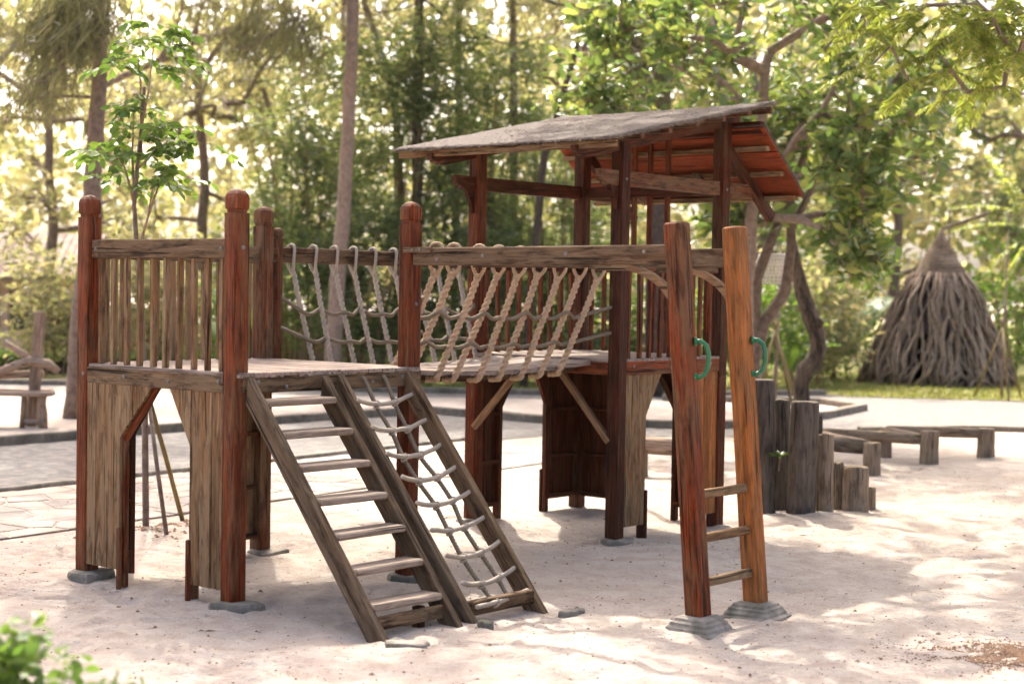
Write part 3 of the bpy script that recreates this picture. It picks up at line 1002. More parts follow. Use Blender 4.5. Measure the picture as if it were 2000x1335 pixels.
# frayed fibres along the edges
def fibres(parent):
    rg = random.Random(5)
    V, F = [], []
    def strand(p, d, L, w):
        d = Vector(d).normalized()
        side = d.cross(Vector((rg.uniform(-1, 1), rg.uniform(-1, 1), .3))).normalized() * w
        q = p + d * L * .5
        e = q + (d + Vector((0, 0, -.9))).normalized() * L * .5
        o = len(V)
        V.extend([tuple(p - side), tuple(p + side), tuple(q + side), tuple(q - side), tuple(e), tuple(e)])
        F.extend([(o, o + 1, o + 2, o + 3), (o + 3, o + 2, o + 4, o + 5)])
    for i in range(520):
        x = rg.uniform(RX0, RX1)
        strand(Vector((x, 2.84, roof_z(2.84) + rg.uniform(.0, .025))), (rg.uniform(-.8, .8), -1, rg.uniform(-.3, .2)), rg.uniform(.015, .06), .0011)
    for i in range(420):
        y = rg.uniform(2.84, 4.82)
        strand(Vector((RX1, y, roof_z(y) + rg.uniform(.0, .025))), (1, rg.uniform(-.8, .8), rg.uniform(-.3, .2)), rg.uniform(.015, .07), .0011)
        strand(Vector((RX0, y, roof_z(y) + rg.uniform(.0, .025))), (-1, rg.uniform(-.8, .8), rg.uniform(-.3, .2)), rg.uniform(.015, .05), .0011)
    for i in range(900):
        x, y = rg.uniform(RX0, RX1), rg.uniform(2.86, 4.8)
        strand(Vector((x, y, roof_z(y) + .026)), (rg.uniform(-1, 1), rg.uniform(-1, 1), .35), rg.uniform(.01, .035), .001)
    o = put('frayed_fibre', fastmesh('frayed_fibre', V, F, 'fibre'), parent)
    o['kind'] = 'stuff'
fibres(roofm)
def rs(y):
    return 2.905 + (y - 4.68) * (-.455 / .56)
thatch('rear_roof_thatch', 4.66, rs(4.66) + .022, 5.26, rs(5.26) + .022, .022, 50, 16, 2)
for i, (a, b) in enumerate(((4.665, 4.855), (4.86, 5.05), (5.055, 5.245))):
    m = MB().bbox(RX1 - RX0 - .01, (b - a) * 1.286, .014, .002)
    d = Vector((0, b - a, rs(b) - rs(a))).normalized()
    zx = Vector((1, 0, 0)).cross(d)
    c = Vector((RX0 + .005, (a + b) / 2, rs((a + b) / 2) + .010))
    m.build('roof_board', 'roof_board', PS, Matrix(((1, d.x, zx.x, c.x), (0, d.y, zx.y, c.y), (0, d.z, zx.z, c.z), (0, 0, 0, 1))))
for y, z in ((4.80, rs(4.80)), (5.01, rs(5.01)), (5.22, rs(5.22))):
    bar('purlin', (RX0 + .02, y - .012, z - .022), (RX1 - .045, y - .012, z - .022), .05, .036, 'panel_timber', PS)

# leaning entrance ladder with overhead beams
def lad_post(y, mat, s=.052):
    b, t = Vector((2.085, y, .03)), Vector((1.90, y, 2.07))
    return bar('ladder_post', b, t, s * 2, s * 2, mat, PS, .010, up=(0, 1, 0), wob=.0015, nseg=6)
def lad_x(z):
    return 2.085 - .185 * (z - .03) / 2.04
lp1 = lad_post(1.31, 'red_timber')
lp2 = lad_post(1.855, 'new_timber')
for z in (.675, .452, .226):
    bar('rung', (lad_x(z) + .005, 1.355, z), (lad_x(z) + .005, 1.81, z - .0), .032, .046, 'panel_timber', lp1, .005)
bar('overhead_beam', (HS, 1.31, 1.897), (lad_x(1.9) - .045, 1.31, 1.905), .05, .104, 'grey_timber', PS, .006, wob=.0012, nseg=6)
bar('overhead_beam', (.03, 1.855, 1.897), (lad_x(1.9) - .02, 1.855, 1.900), .05, .104, 'grey_timber', PS, .006, wob=.0012, nseg=6)
cl = bar('cleat', (-.0, 1.262, 1.935), (.21, 1.280, 1.935), .018, .032, 'grey_timber', PS, .003)
for x in (.07, .13):
    MB().tube([(0, 0, 0), (0, -.006, 0)], .009, 8).build('bolt', 'metal', cl, Matrix.Translation((x, 1.258 + x * .06, 1.935)))
for y, pst in ((1.31, lp1), (1.855, lp2)):
    # arched brace
    m = MB()
    N = 14
    vs = []
    for i in range(N + 1):
        a = math.pi / 2 * i / N
        for r in (1.0, 1.14):
            xx = 1.50 + (lad_x(1.6) - .045 - 1.50) * math.sin(a) * (r if r == 1 else 1.0) + (0 if r == 1 else .040 * math.sin(a))
            zz = 1.575 + .255 * math.cos(a) * 1.0 + (0 if r == 1 else .034 * math.cos(a))
            for w in (-.02, .02):
                vs.append((xx, w, zz))
    fs = []
    for i in range(N):
        b = i * 4
        fs += [(b, b + 1, b + 5, b + 4), (b + 2, b + 6, b + 7, b + 3), (b, b + 4, b + 6, b + 2), (b + 1, b + 3, b + 7, b + 5)]
    fs += [(0, 2, 3, 1), (N * 4, N * 4 + 1, N * 4 + 3, N * 4 + 2)]
    m.add(vs, fs).build('arch_brace', 'pale_timber', pst, Matrix.Translation((0, y, 0)))
    bar('brace_block', (1.40, y, 1.832), (1.60, y, 1.832), .045, .022, 'grey_timber', pst, .003)
    # green D handle
    hx = lad_x(1.37) + .052
    hm = MB()
    pts = [(0, 0, .088), (.028, 0, .092), (.055, .0, .072), (.068, 0, .03), (.068, 0, -.03), (.055, 0, -.072), (.028, 0, -.092), (0, 0, -.088)]
    hm.tube([(x - lad_x(0) * 0, yy, z) for x, yy, z in pts], [.016, .0125, .0125, .013, .013, .0125, .0125, .016], 9)
    for z in (.09, -.09):
        hm.tube([(-.006, 0, z), (.006, 0, z), (.010, 0, z)], [.022, .022, .015], 10)
    h = hm.build('handle', 'green_plastic', pst, Matrix.Translation((hx, y + .022, 1.372)) @ Matrix.Rotation(.55, 4, 'Z'), True)
    h['label'] = 'green plastic grab handle'

bolt_me = MB().tube([(0, 0, 0), (0, -.005, 0), (0, -.008, 0)], [.011, .011, .006], 8).mesh('bolt', 'metal')
for x, y, z, f in ((XB + .02, -.047, 1.19, 0), (-.08, -.047, 1.20, 0), (-.5, -.047, 1.18, 0), (-.9, -.047, 1.19, 0), (XB + .09, -.021, 1.91, 0), (-.10, -.021, 1.905, 0), (.6, 1.284, 1.90, 0), (1.2, 1.284, 1.91, 0), (1.72, 1.284, 1.92, 0), (.25, 1.284, 1.88, 0)):
    put('bolt', bolt_me, PS, Matrix.Translation((x, y, z)))
for x, y, z in ((.066, .10, 1.20), (.066, .30, 1.17), (.066, .62, 1.19), (.066, .95, 1.175), (.066, 1.20, 1.20), (.049, 3.50, 1.20), (.049, 3.95, 1.18), (.049, 4.45, 1.20), (.05, 0, 1.91), (.05, AY, 1.62), (.026, 3.55, 1.91), (.026, 4.40, 1.91), (.05, BY, 2.48), (.05, B2, 2.48)):
    put('bolt', bolt_me, PS, Matrix.Translation((x, y, z)) @ Matrix.Rotation(math.pi / 2, 4, 'Z'))

# ------------------------------------------------------------------ stone footings and slabs
def slab(name, x, y, sx, sy, h, rot, seed, label, cat='stone', z=None, mat='pale_stone'):
    rg = random.Random(seed)
    k = 14
    vs = []
    rr = [1 + .30 * nz(seed * 3.1, i * .9) + rg.uniform(-.10, .10) for i in range(k)]
    for lv, sc in ((-.08, 1.04), (h - .018, 1.0), (h - .004, .95), (h, .86)):
        for i in range(k):
            a = 2 * math.pi * i / k
            c_, s_ = math.cos(a), math.sin(a)
            q = 1 / max(abs(c_), abs(s_)) ** .75
            vs.append((c_ * q * sx / 2 * sc * rr[i], s_ * q * sy / 2 * sc * rr[i], lv + (.014 * nz(i * .7, lv * 30, seed) if lv > 0 else 0)))
    fs = [(l * k + i, l * k + (i + 1) % k, (l + 1) * k + (i + 1) % k, (l + 1) * k + i) for l in range(3) for i in range(k)] + [tuple(3 * k + i for i in range(k))]
    o = MB().add(vs, fs).build(name, mat)
    o.location = (x, y, sand_z(x, y) - .02 if z is None else z)
    o.rotation_euler = (0, 0, rot)
    return tag(o, label, cat)
G = 'flat stones under the posts'
for nm, (x, y), lab, s in (('p1', (XB, 0), 'flat grey stone pad under the leftmost capped post', 1), ('p2', (0, 0), 'broken grey stone pad under the nearest capped post', 2),
                       ('p3', (XB, AY), 'tilted stone pad under the capped post behind the stairs', 3), ('p4', (0, AY), 'stone pad under the post seen through the rope ladder', 4),
                       ('q1', (XB, BY), 'stone pad under the left front post of the roofed tower', 5), ('q2', (0, BY), 'small stone pad under the nearest post of the roofed tower', 6)):
    w = loc2w(x, y)
    o = slab('stone_pad', w.x + (.02 if s != 3 else .05), w.y - .02, .23 + .02 * (s % 3), .20 + .03 * (s % 2), .055, -TH + .15 * s, s, lab, 'stone pad')
    o['group'] = G
    if s == 3:
        o.rotation_euler = (.08, .05, -TH)
for (x, y), sx, sy, lab, s in (((1.27, 1.30), .16, .09, 'small loose stone at the foot of the rope ladder', 11), ((1.24, .62), .10, .07, 'chip of stone between the stairs and the rope ladder', 12),
                           ((1.28, .0), .22, .12, 'half buried stone at the foot of the stairs', 13)):
    w = loc2w(x, y)
    slab('loose_stone', w.x, w.y, sx, sy, .035, -TH + s, s, lab, 'stone', sand_z(w.x, w.y) - .008)
def footing(x, y, lab, seed):
    w = loc2w(x, y)
    lv = [(-.14, .150), (.0, .150), (.012, .146), (.022, .128), (.034, .124), (.046, .114), (.058, .110), (.066, .098), (.078, .092), (.088, .070)]
    m = MB()
    sqprof(m, lv, .10)
    rg = random.Random(seed)
    m.v = [(a * (1 + .05 * nz(a * 14, b * 14, seed + c * 9)), b * (1 + .05 * nz(b * 14, a * 14, seed + 3 + c * 9)), c + .008 * nz(a * 22, b * 22, seed)) for a, b, c in m.v]
    o = m.build('stone_footing', 'pale_stone')
    o.location = (w.x, w.y, -.020)
    o.rotation_euler = (0, 0, -TH + .05 * seed)
    tag(o, lab, 'stone footing')
footing(2.085, 1.31, 'stepped stone footing under the dark reddish ladder post', 1)
footing(2.085, 1.855, 'stepped stone footing under the pale orange ladder post', 2)

# ------------------------------------------------------------------ logs standing in the sand
def log_post(x, y, h, d, label, mat='dark_log', lean=(0, 0), group=None, seed=0, parent=None, name='log_post', k=16, z0=None):
    rg = random.Random(seed * 7 + 1)
    r = d / 2
    z0 = (sand_z(x, y) if z0 is None else z0)
    rings = [(-.15, 1.03), (0, 1.04), (.08, .99), (h * .35, .97), (h * .7, 1.0), (h - .025, .98), (h - .008, .955), (h, .88)]
    m = MB()
    vs = []
    for z, s in rings:
        for j in range(k):
            a = 2 * math.pi * j / k
            q = s * (1 + .07 * nz(math.cos(a) * 1.6 + seed, math.sin(a) * 1.6, z * .8) + .045 * nz(math.cos(a) * 5, math.sin(a) * 5 + seed, z * .5))
            # X is up so that the grain runs up the log
            vs.append((z + (.012 * nz(a, seed) if z == h or z > h - .03 else 0), math.cos(a) * r * q + lean[0] * z, math.sin(a) * r * q + lean[1] * z))
    n = len(rings)
    fs = [(i * k + j, (i + 1) * k + j, (i + 1) * k + (j + 1) % k, i * k + (j + 1) % k) for i in range(n - 1) for j in range(k)] + [tuple((n - 1) * k + k - 1 - j for j in range(k))]
    m.add(vs, fs)
    M = Matrix.Translation((x, y, z0)) @ Matrix(((0, 1, 0, 0), (0, 0, 1, 0), (1, 0, 0, 0), (0, 0, 0, 1)))
    o = m.build(name, mat, parent, M, True)
    bm = bmesh.new()
    bm.from_mesh(o.data)
    bmesh.ops.recalc_face_normals(bm, faces=bm.faces[:])
    for e in bm.edges:
        if len(e.link_faces) == 2 and e.calc_face_angle() > .7:
            e.smooth = False
    bm.to_mesh(o.data)
    bm.free()
    if label:
        tag(o, label, 'log post', group)
    return o
LG = 'row of upright logs of falling height'
for i, (x, y, h, d, lab, mat) in enumerate((
        (1.995, 12.83, 1.03, .172, 'tallest dark upright log right beside the pale ladder post', 'dark_log'),
        (2.135, 13.02, .87, .15, 'thin upright log squeezed between the two tallest dark logs', 'dark_log'),
        (2.255, 12.69, .86, .228, 'thick dark upright log with a cracked face, nearest of the row', 'dark_log'),
        (2.40, 13.02, .74, .13, 'narrow upright log half hidden behind the thick cracked one', 'dark_log'),
        (2.475, 12.87, .61, .135, 'knee high round log in the middle of the falling row', 'log_timber'),
        (2.625, 13.16, .38, .115, 'low thin brown log next to the short thick one', 'log_timber'),
        (2.755, 13.08, .36, .205, 'short thick stump near the end of the log row', 'log_timber'),
        (2.915, 13.26, .17, .09, 'smallest stump ending the log row', 'log_timber'),
        (1.02, 13.25, 1.10, .07, 'slim blackened upright pole between tower and ladder', 'charred_wood'))):
    log_post(x, y, h, d, lab, mat, (random.uniform(-.02, .02), random.uniform(-.02, .02)), LG, i + 1)

def log_beam(a, b, r, label, posts, seed, mat='log_timber', flat=True):
    a, b = Vector(a), Vector(b)
    T = thing('balance_beam', ((a.x + b.x) / 2, (a.y + b.y) / 2, 0), 0, label, 'balance beam', 'low log balance beams')
    off = Vector(T.location)
    L = (b - a).length
    k, N = 12, 9
    vs = []
    for i in range(N + 1):
        t = i / N
        for j in range(k):
            an = 2 * math.pi * j / k
            q = r * (1 + .06 * nz(t * 3, math.cos(an) + seed, math.sin(an))) * (.9 if i in (0, N) else 1)
            vs.append((L * t, math.cos(an) * q, max(-1, min(.62 if flat else 1, math.sin(an))) * q))
    fs = [(i * k + j, i * k + (j + 1) % k, (i + 1) * k + (j + 1) % k, (i + 1) * k + j) for i in range(N) for j in range(k)] + [tuple(range(k - 1, -1, -1)), tuple(N * k + j for j in range(k))]
    MB().add(vs, fs).build('log', mat, T, frame(a - off, b - off), True)
    for px, py, h, d in posts:
        o = log_post(px - off.x, py - off.y, h, d, None, 'log_timber', (0, 0), None, seed + 20 + int(h * 100), T, 'post', 14, sand_z(px, py))
log_beam((2.95, 16.35, .255), (3.46, 15.92, .255), .075, 'shortest low log beam, dark and round, just right of the upright logs', [(3.50, 15.88, .31, .17)], 1, 'dark_log', False)
log_beam((3.18, 17.15, .27), (3.47, 16.02, .27), .07, 'pale low log beam running away behind the short dark one', [(3.15, 17.25, .30, .15)], 2, 'rustic_timber')
log_beam((3.30, 17.35, .275), (4.24, 16.80, .275), .07, 'middle log beam of the zigzag ending on a square cut post', [(4.28, 16.78, .335, .20)], 3)
log_beam((4.22, 16.95, .27), (4.06, 17.72, .27), .065, 'pale short log beam linking the middle and the far beam', [(4.05, 17.76, .30, .15)], 4, 'rustic_timber')
log_beam((4.08, 17.82, .275), (5.08, 17.68, .275), .068, 'rightmost log beam of the zigzag, farthest from the tower', [(5.12, 17.68, .305, .19)], 5)
log_beam((1.05, 15.45, .30), (1.85, 15.10, .30), .095, 'thick log beam seen between the tower wall and the ladder', [(1.20, 15.30, .26, .17), (1.62, 15.15, .26, .16)], 6, 'rustic_timber')

# ------------------------------------------------------------------ root hut on the lawn
def root_hut(cx, cy):
    T = thing('root_hut', (cx, cy, .016), 0, 'cone shaped hut of dry brown roots with a coiled tip on the lawn', 'hut')
    rg = random.Random(11)
    def R(z):
        return .42 + .98 * (1 - z / 2.15) ** .68
    m = MB()
    kk = 20
    vs, fs = [], []
    zs = [0, .5, 1.0, 1.5, 2.0, 2.3]
    for z in zs:
        for j in range(kk):
            a = 2 * math.pi * j / kk
            vs.append((math.cos(a) * max(.1, R(min(z, 2.14)) - .20), math.sin(a) * max(.1, R(min(z, 2.14)) - .20), z))
    for i in range(len(zs) - 1):
        for j in range(kk):
            a0 = 2 * math.pi * (j + .5) / kk
            if zs[i] < .9 and -2.40 < a0 - 2 * math.pi < -1.95:
                continue
            fs.append((i * kk + j, i * kk + (j + 1) % kk, (i + 1) * kk + (j + 1) % kk, (i + 1) * kk + j))
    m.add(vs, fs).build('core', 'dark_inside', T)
    kinds = []
    for q in range(12):
        pts, rad = [], []
        N = 8
        ph = rg.uniform(0, 6)
        for i in range(N + 1):
            t = i / N
            z = 2.2 * (1 - t)
            sw = .16 * math.sin(t * rg.uniform(3.5, 5.5) + ph) * t + .05 * math.sin(t * 17 + ph)
            pts.append((R(min(2.14, z)) + .07 * math.sin(t * 9 + ph * 2) + rg.uniform(-.02, .02), sw + rg.uniform(-.03, .03), z))
            rad.append((.012 + .012 * rg.random()) * (1 + .6 * t))
        kinds.append(MB().tube(pts, rad, 5).mesh('root', 'root_wood', True))
    for i in range(290):
        a = 2 * math.pi * i / 290 * 1.0 + rg.uniform(-.05, .05)
        da = (a - 2 * math.pi * .652 + math.pi) % (2 * math.pi) - math.pi
        if abs(da) < .17 and rg.random() < .62:
            continue
        s = rg.uniform(.88, 1.08)
        put('root', kinds[i % 12], T, Matrix.Rotation(a, 4, 'Z') @ Matrix.Diagonal((s, rg.choice((-1.4, -1, 1, 1.4)), rg.uniform(.55, 1.0) if rg.random() < .3 else 1, 1)))
    for i in range(15):
        z = 2.13 + i * .058
        r = .50 * (1 - i / 15) ** 1.0 + .02
        pts = [(r * math.cos(u) * (1 + .03 * math.sin(3 * u + i)), r * math.sin(u), z + .012 * math.sin(u * 2 + i)) for u in np.linspace(0, 2 * math.pi, 19)]
        MB().tube(pts, .030, 6).build('coil', 'root_wood', T, None, True)
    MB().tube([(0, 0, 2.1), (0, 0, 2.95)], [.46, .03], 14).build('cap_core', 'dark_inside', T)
    MB().tube([(0, 0, 2.9), (0, 0, 3.0), (.01, 0, 3.05)], [.05, .05, .02], 8).build('tip', 'root_wood', T, None, True)
root_hut(8.45, 32.6)

# ------------------------------------------------------------------ rustic bench on the left
def bench(x, y, rz):
    T = thing('rustic_bench', (x, y, .012), rz, 'rustic branch bench with a tall notched post by the left edge', 'bench')
    bar('seat', (-1.35, -.18, .40), (.22, -.18, .40), .26, .05, 'rustic_timber', T, .012, wob=.006, nseg=5)
    bar('seat', (-1.35, .10, .41), (.16, .10, .41), .24, .05, 'rustic_timber', T, .012, wob=.006, nseg=5)
    for lx, ly in ((.10, -.20), (-.05, .16), (-.62, -.2), (-.62, .16), (-1.2, -.2)):
        MB().tube([(0, 0, 0), (.15, .012, .0), (.3, -.01, .01), (.40, 0, 0)], [.055, .05, .045, .05], 8).build('leg', 'rustic_timber', T, Matrix.Translation((lx, ly, 0)) @ UPX, True)
    MB().tube([(0, 0, 0), (.4, 0, 0)], .035, 6).build('leg', 'rustic_timber', T, Matrix.Translation((-.14, -.2, .0)) @ Matrix.Rotation(.06, 4, 'Y') @ UPX, True)
    bar('stretcher', (-.14, -.2, .08), (.12, -.2, .08), .05, .05, 'rustic_timber', T, .01)
    MB().tube([(-1.3, -.05, .66), (-.8, -.08, .70), (-.45, -.02, .64), (-.1, .02, .78), (.12, .02, .74), (.24, 0, .66)], [.05, .055, .05, .06, .06, .045], 9).build('armrest', 'rustic_timber', T, None, True)
    MB().tube([(-1.3, .10, .62), (-.6, .1, .60), (.05, .12, .62)], [.045, .05, .045], 8).build('back_rail', 'rustic_timber', T, None, True)
    bar('upright', (-.08, .06, .0), (.02, .06, 1.36), .13, .09, 'rustic_timber', T, .012, up=(0, 1, 0), wob=.006, nseg=6)
    MB().tube([(0, 0, 0), (-.16, 0, .10), (-.34, 0, .22)], [.05, .042, .03], 8).build('branch_stub', 'rustic_timber', T, Matrix.Translation((-.06, .06, .78)), True)
bench(-5.62, 19.5, .12)

# ------------------------------------------------------------------ walls and houses behind
def brick_wall(x0, x1, y, h, label):
    T = thing('brick_wall', ((x0 + x1) / 2, y, 0), 0, label, 'wall')
    L = x1 - x0
    MB().box((0, .12, h / 2), (L, .16, h)).build('mortar_core', 'mortar', T)
    me = MB().bbox(.215, .10, .062, .006, -.1075).mesh('brick', 'brick')
    rg = random.Random(2)
    V, n, rest = [], 0, MB()
    rows = int(h / .075)
    c = [(-1.33 - (x0 + x1) / 2)]
    cells = []
    for j in range(rows):
        k = int(L / .228)
        for i in range(k):
            xx = -L / 2 + .12 + i * .228 + (.114 if j % 2 else 0)
            if xx > L / 2 - .1:
                continue
            cells.append((abs(xx - c[0] + .8) + abs(j * .075 - .8) * 1.5, xx, .037 + j * .075))
    cells.sort()
    for q, (dd, xx, zz) in enumerate(cells):
        if q < 290:
            put('brick', me, T, Matrix.Translation((xx, .0 + rg.uniform(-.006, .006), zz)))
        else:
            rest.box((xx, rg.uniform(-.006, .006), zz), (.213, .10, .06))
    r = rest.build('brick_courses', 'brick', T)
    r['kind'] = 'stuff'
    MB().box((0, .06, h + .045), (L + .1, .36, .07)).build('coping', 'concrete', T)
brick_wall(-9.5, 1.6, 35.9, 1.15, 'low brown brick wall behind the bamboo, seen under the rope bridge')

def house(x, y):
    T = thing('tiled_house', (x, y, 0), .05, 'small pink plastered house with a brown tiled roof at the far left', 'house')
    MB().box((0, 0, .95), (4.2, 3.0, 1.9)).build('wall', 'plaster', T)
    m = MB()
    for sy in (-1, 1):
        vs = [(-2.6, sy * 2.0, 1.75), (2.6, sy * 2.0, 1.75), (2.6, 0, 2.75), (-2.6, 0, 2.75), (-2.6, sy * 2.0, 1.85), (2.6, sy * 2.0, 1.85), (2.6, 0, 2.86), (-2.6, 0, 2.86)]
        m.add(vs, [(0, 1, 2, 3), (7, 6, 5, 4), (0, 4, 5, 1), (1, 5, 6, 2), (3, 7, 4, 0)])
    rf = m.build('roof', 'tile_roof', T)
    for r in range(9):
        t = r / 9
        m = MB()
        for i in range(30):
            m.box((-2.5 + i * .173, -1.95 + t * 1.9, 1.90 + t * .97), (.155, .25, .03), Matrix.Rotation(.46, 3, 'X'))
        o = m.build('tile_course', 'tile_roof', rf)
        o['kind'] = 'stuff'
    w = MB().box((1.2, -1.52, 1.1), (.7, .06, .8)).build('window', 'dark_inside', T)
    for dx in (-.38, .38):
        MB().box((1.2 + dx, -1.54, 1.1), (.06, .08, .92)).build('frame', 'rustic_timber', w)
    MB().box((.2, -1.52, .85), (.8, .06, 1.7)).build('door', 'rustic_timber', T)
house(-11.9, 37.5)
sg = thing('teal_sign', (10.55, 33.8, 0), -.1, 'pale teal board standing at the right edge beyond the lawn', 'sign board')
bar('panel', (-.0, 0, .72), (.55, 0, .72), .04, 1.2, 'teal_paint', sg, .01)
for x in (.06, .5):
    bar('leg', (x, .04, 0), (x, .04, .8), .05, .05, 'teal_paint', sg, .004, up=(0, 1, 0))

# ------------------------------------------------------------------ foliage
def frames(D, rng, up_bias=0.):
    D = D / np.linalg.norm(D, axis=1, keepdims=True)
    R = rng.normal(size=D.shape)
    R[:, 2] += up_bias
    S = np.cross(D, R)
    S /= np.linalg.norm(S, axis=1, keepdims=True) + 1e-9
    N = np.cross(S, D)
    return D, S, N
T8 = np.array([(0, 0, 0), (.33, 0, .0), (.70, 0, -.03), (1, 0, -.12), (.30, .40, .06), (.66, .50, .02), (.30, -.40, .06), (.66, -.50, .02)])
F8 = np.array([(0, 1, 4, 4), (1, 2, 5, 4), (2, 3, 5, 5), (0, 6, 1, 1), (1, 6, 7, 2), (2, 7, 3, 3)])
F8t = np.array([(0, 1, 4), (1, 2, 5), (1, 5, 4), (2, 3, 5), (0, 6, 1), (1, 6, 7), (1, 7, 2), (2, 7, 3)])
T4 = np.array([(0, 0, 0), (.45, .5, .08), (1, 0, -.1), (.45, -.5, .08)])
F4t = np.array([(0, 2, 1), (0, 3, 2)])
TN = np.array([(0, .5, 0), (0, -.5, 0), (.55, .4, -.06), (.55, -.4, -.06), (1, 0, -.35)])
FNt = np.array([(0, 1, 3), (0, 3, 2), (2, 3, 4)])
def leaf_mesh(name, P, D, L, W, mat, tpl='4', rng=RNG, up=.8):
    T, F = {'8': (T8, F8t), '4': (T4, F4t), 'n': (TN, FNt)}[tpl]
    D, S, N = frames(D, rng, up)
    L = np.broadcast_to(L, (len(P),))[:, None, None]
    W = np.broadcast_to(W, (len(P),))[:, None, None]
    V = P[:, None, :] + D[:, None, :] * T[None, :, 0:1] * L + S[:, None, :] * T[None, :, 1:2] * W + N[:, None, :] * T[None, :, 2:3] * L
    k = len(T)
    Fa = (F[None] + (np.arange(len(P)) * k)[:, None, None]).reshape(-1, 3)
    return fastmesh(name, V.reshape(-1, 3), Fa, mat, False)
def skeleton(trunk, r0, clusters, rmin=.006, k=6, wiggle=.06, origin_from=.35, seed=0):
    """joins every leaf cluster to its nearest inner node; returns a wood mesh builder. trunk: polyline"""
    rg = random.Random(seed)
    P = [np.array(p, float) for p in trunk]
    par = [-1] + list(range(len(trunk) - 1))
    nT = len(trunk)
    start = int(nT * origin_from)
    C = sorted(clusters, key=lambda c: min(np.linalg.norm(c - p) for p in P[start:]))
    for c in C:
        A = np.array(P[start:])
        d = np.linalg.norm(A - c, axis=1) + np.maximum(0, (A[:, 2] - c[2])) * .6
        j = int(np.argmin(d)) + start
        a = P[j]
        dd = np.linalg.norm(c - a)
        if dd > .5:
            m = a * .5 + c * .5 + np.array([rg.uniform(-1, 1), rg.uniform(-1, 1), rg.uniform(-.2, 1)]) * wiggle * dd
            P.append(m)
            par.append(j)
            j = len(P) - 1
        P.append(np.array(c))
        par.append(j)
    cnt = [0] * len(P)
    kids = [[] for _ in P]
    for i in range(len(P) - 1, -1, -1):
        cnt[i] += 1
        if par[i] >= 0:
            cnt[par[i]] += cnt[i]
            kids[par[i]].append(i)
    m = MB()
    rad = [max(rmin, rmin * cnt[i] ** .5) for i in range(len(P))]
    # trunk as one tube
    tr = list(np.linspace(1, .45, nT) * r0)
    Q = [tuple(p) for p in P[:nT]]
    m.tube(Q, tr, 12)
    # chains
    done = set(range(nT))
    for i in range(nT, len(P)):
        if par[i] in done and i not in done or par[i] < nT:
            pass
    stack = [c for t in range(nT) for c in kids[t] if c >= nT]
    while stack:
        i = stack.pop()
        chain = [par[i], i]
        while kids[chain[-1]]:
            ks = sorted(kids[chain[-1]], key=lambda q: -cnt[q])
            stack += ks[1:]
            chain.append(ks[0])
        rr = [min(rad[q] if q >= nT else rad[chain[1]], r0 * .6) for q in chain]
        m.tube([tuple(P[q]) for q in chain], rr, k if max(rr) > .015 else 4, False)
    return m
def ellipsoid(n, c, r, rng, shell=.35, flat=None):
    P = rng.normal(size=(n * 3, 3))
    P /= np.linalg.norm(P, axis=1, keepdims=True)
    P *= (shell + (1 - shell) * rng.random((n * 3, 1)) ** .45)
    P = P * np.array(r) + np.array(c)
    # leave uneven gaps
    K = max(6, n // 9)
    cc = P[:K]
    P = np.concatenate([cc, cc[rng.integers(0, K, n * 3 - K)] + rng.normal(size=(n * 3 - K, 3)) * np.array([.26, .26, .18])])
    keep = [p for p in P if nz(p[0] * .9, p[1] * .9, p[2] * .9 + c[0]) + .35 * nz(p[0] * 2.4, p[1] * 2.4, p[2] * 2.4) > -.12]
    return np.array(keep[:n])
def rosettes(C, n, L, W, spread, rng, droop=.0, out=None, center=None):
    """n leaves round each cluster point"""
    m = len(C)
    P = np.repeat(C, n, 0)
    D = rng.normal(size=(m * n, 3))
    D[:, 2] = D[:, 2] * .6 + droop
    D /= np.linalg.norm(D, axis=1, keepdims=True)
    P = P + rng.normal(size=P.shape) * spread
    Ls = rng.uniform(L * .65, L * 1.2, m * n)
    return P, D, Ls, Ls * W
def grow(name, root_loc, trunk, r0, crown_pts, leaf_args, mat_leaf, mat_bark, label, cat='tree', tpl='4', group=None, seed=0, rmin=.006, up=.8, of=.35, spread=.05, droop=.0):
    rng = np.random.default_rng(seed + 100)
    T = thing(name, root_loc, 0, label, cat, group)
    o = Vector(root_loc)
    off = np.array(root_loc)
    sk = skeleton([np.array(p) - off for p in trunk], r0, [c - off for c in crown_pts], rmin, seed=seed, origin_from=of)
    sk.build('trunk', mat_bark, T, None, True)
    n, L, W = leaf_args
    P, D, Ls, Ws = rosettes(crown_pts - off, n, L, W, spread, rng, droop)
    put('crown', leaf_mesh('crown', P, D, Ls, Ws, mat_leaf, tpl, rng, up), T)
    return T
def line(*pts, n=10, wob=.0, seed=0):
    P = [np.array(p, float) for p in pts]
    out = []
    for i in range(len(P) - 1):
        for j in range(n):
            t = j / n
            p = P[i] * (1 - t) + P[i + 1] * t
            out.append(p + np.array([nz(i + t * 3, seed), nz(i + t * 3, seed + 5), 0]) * wob)
    out.append(P[-1])
    return out

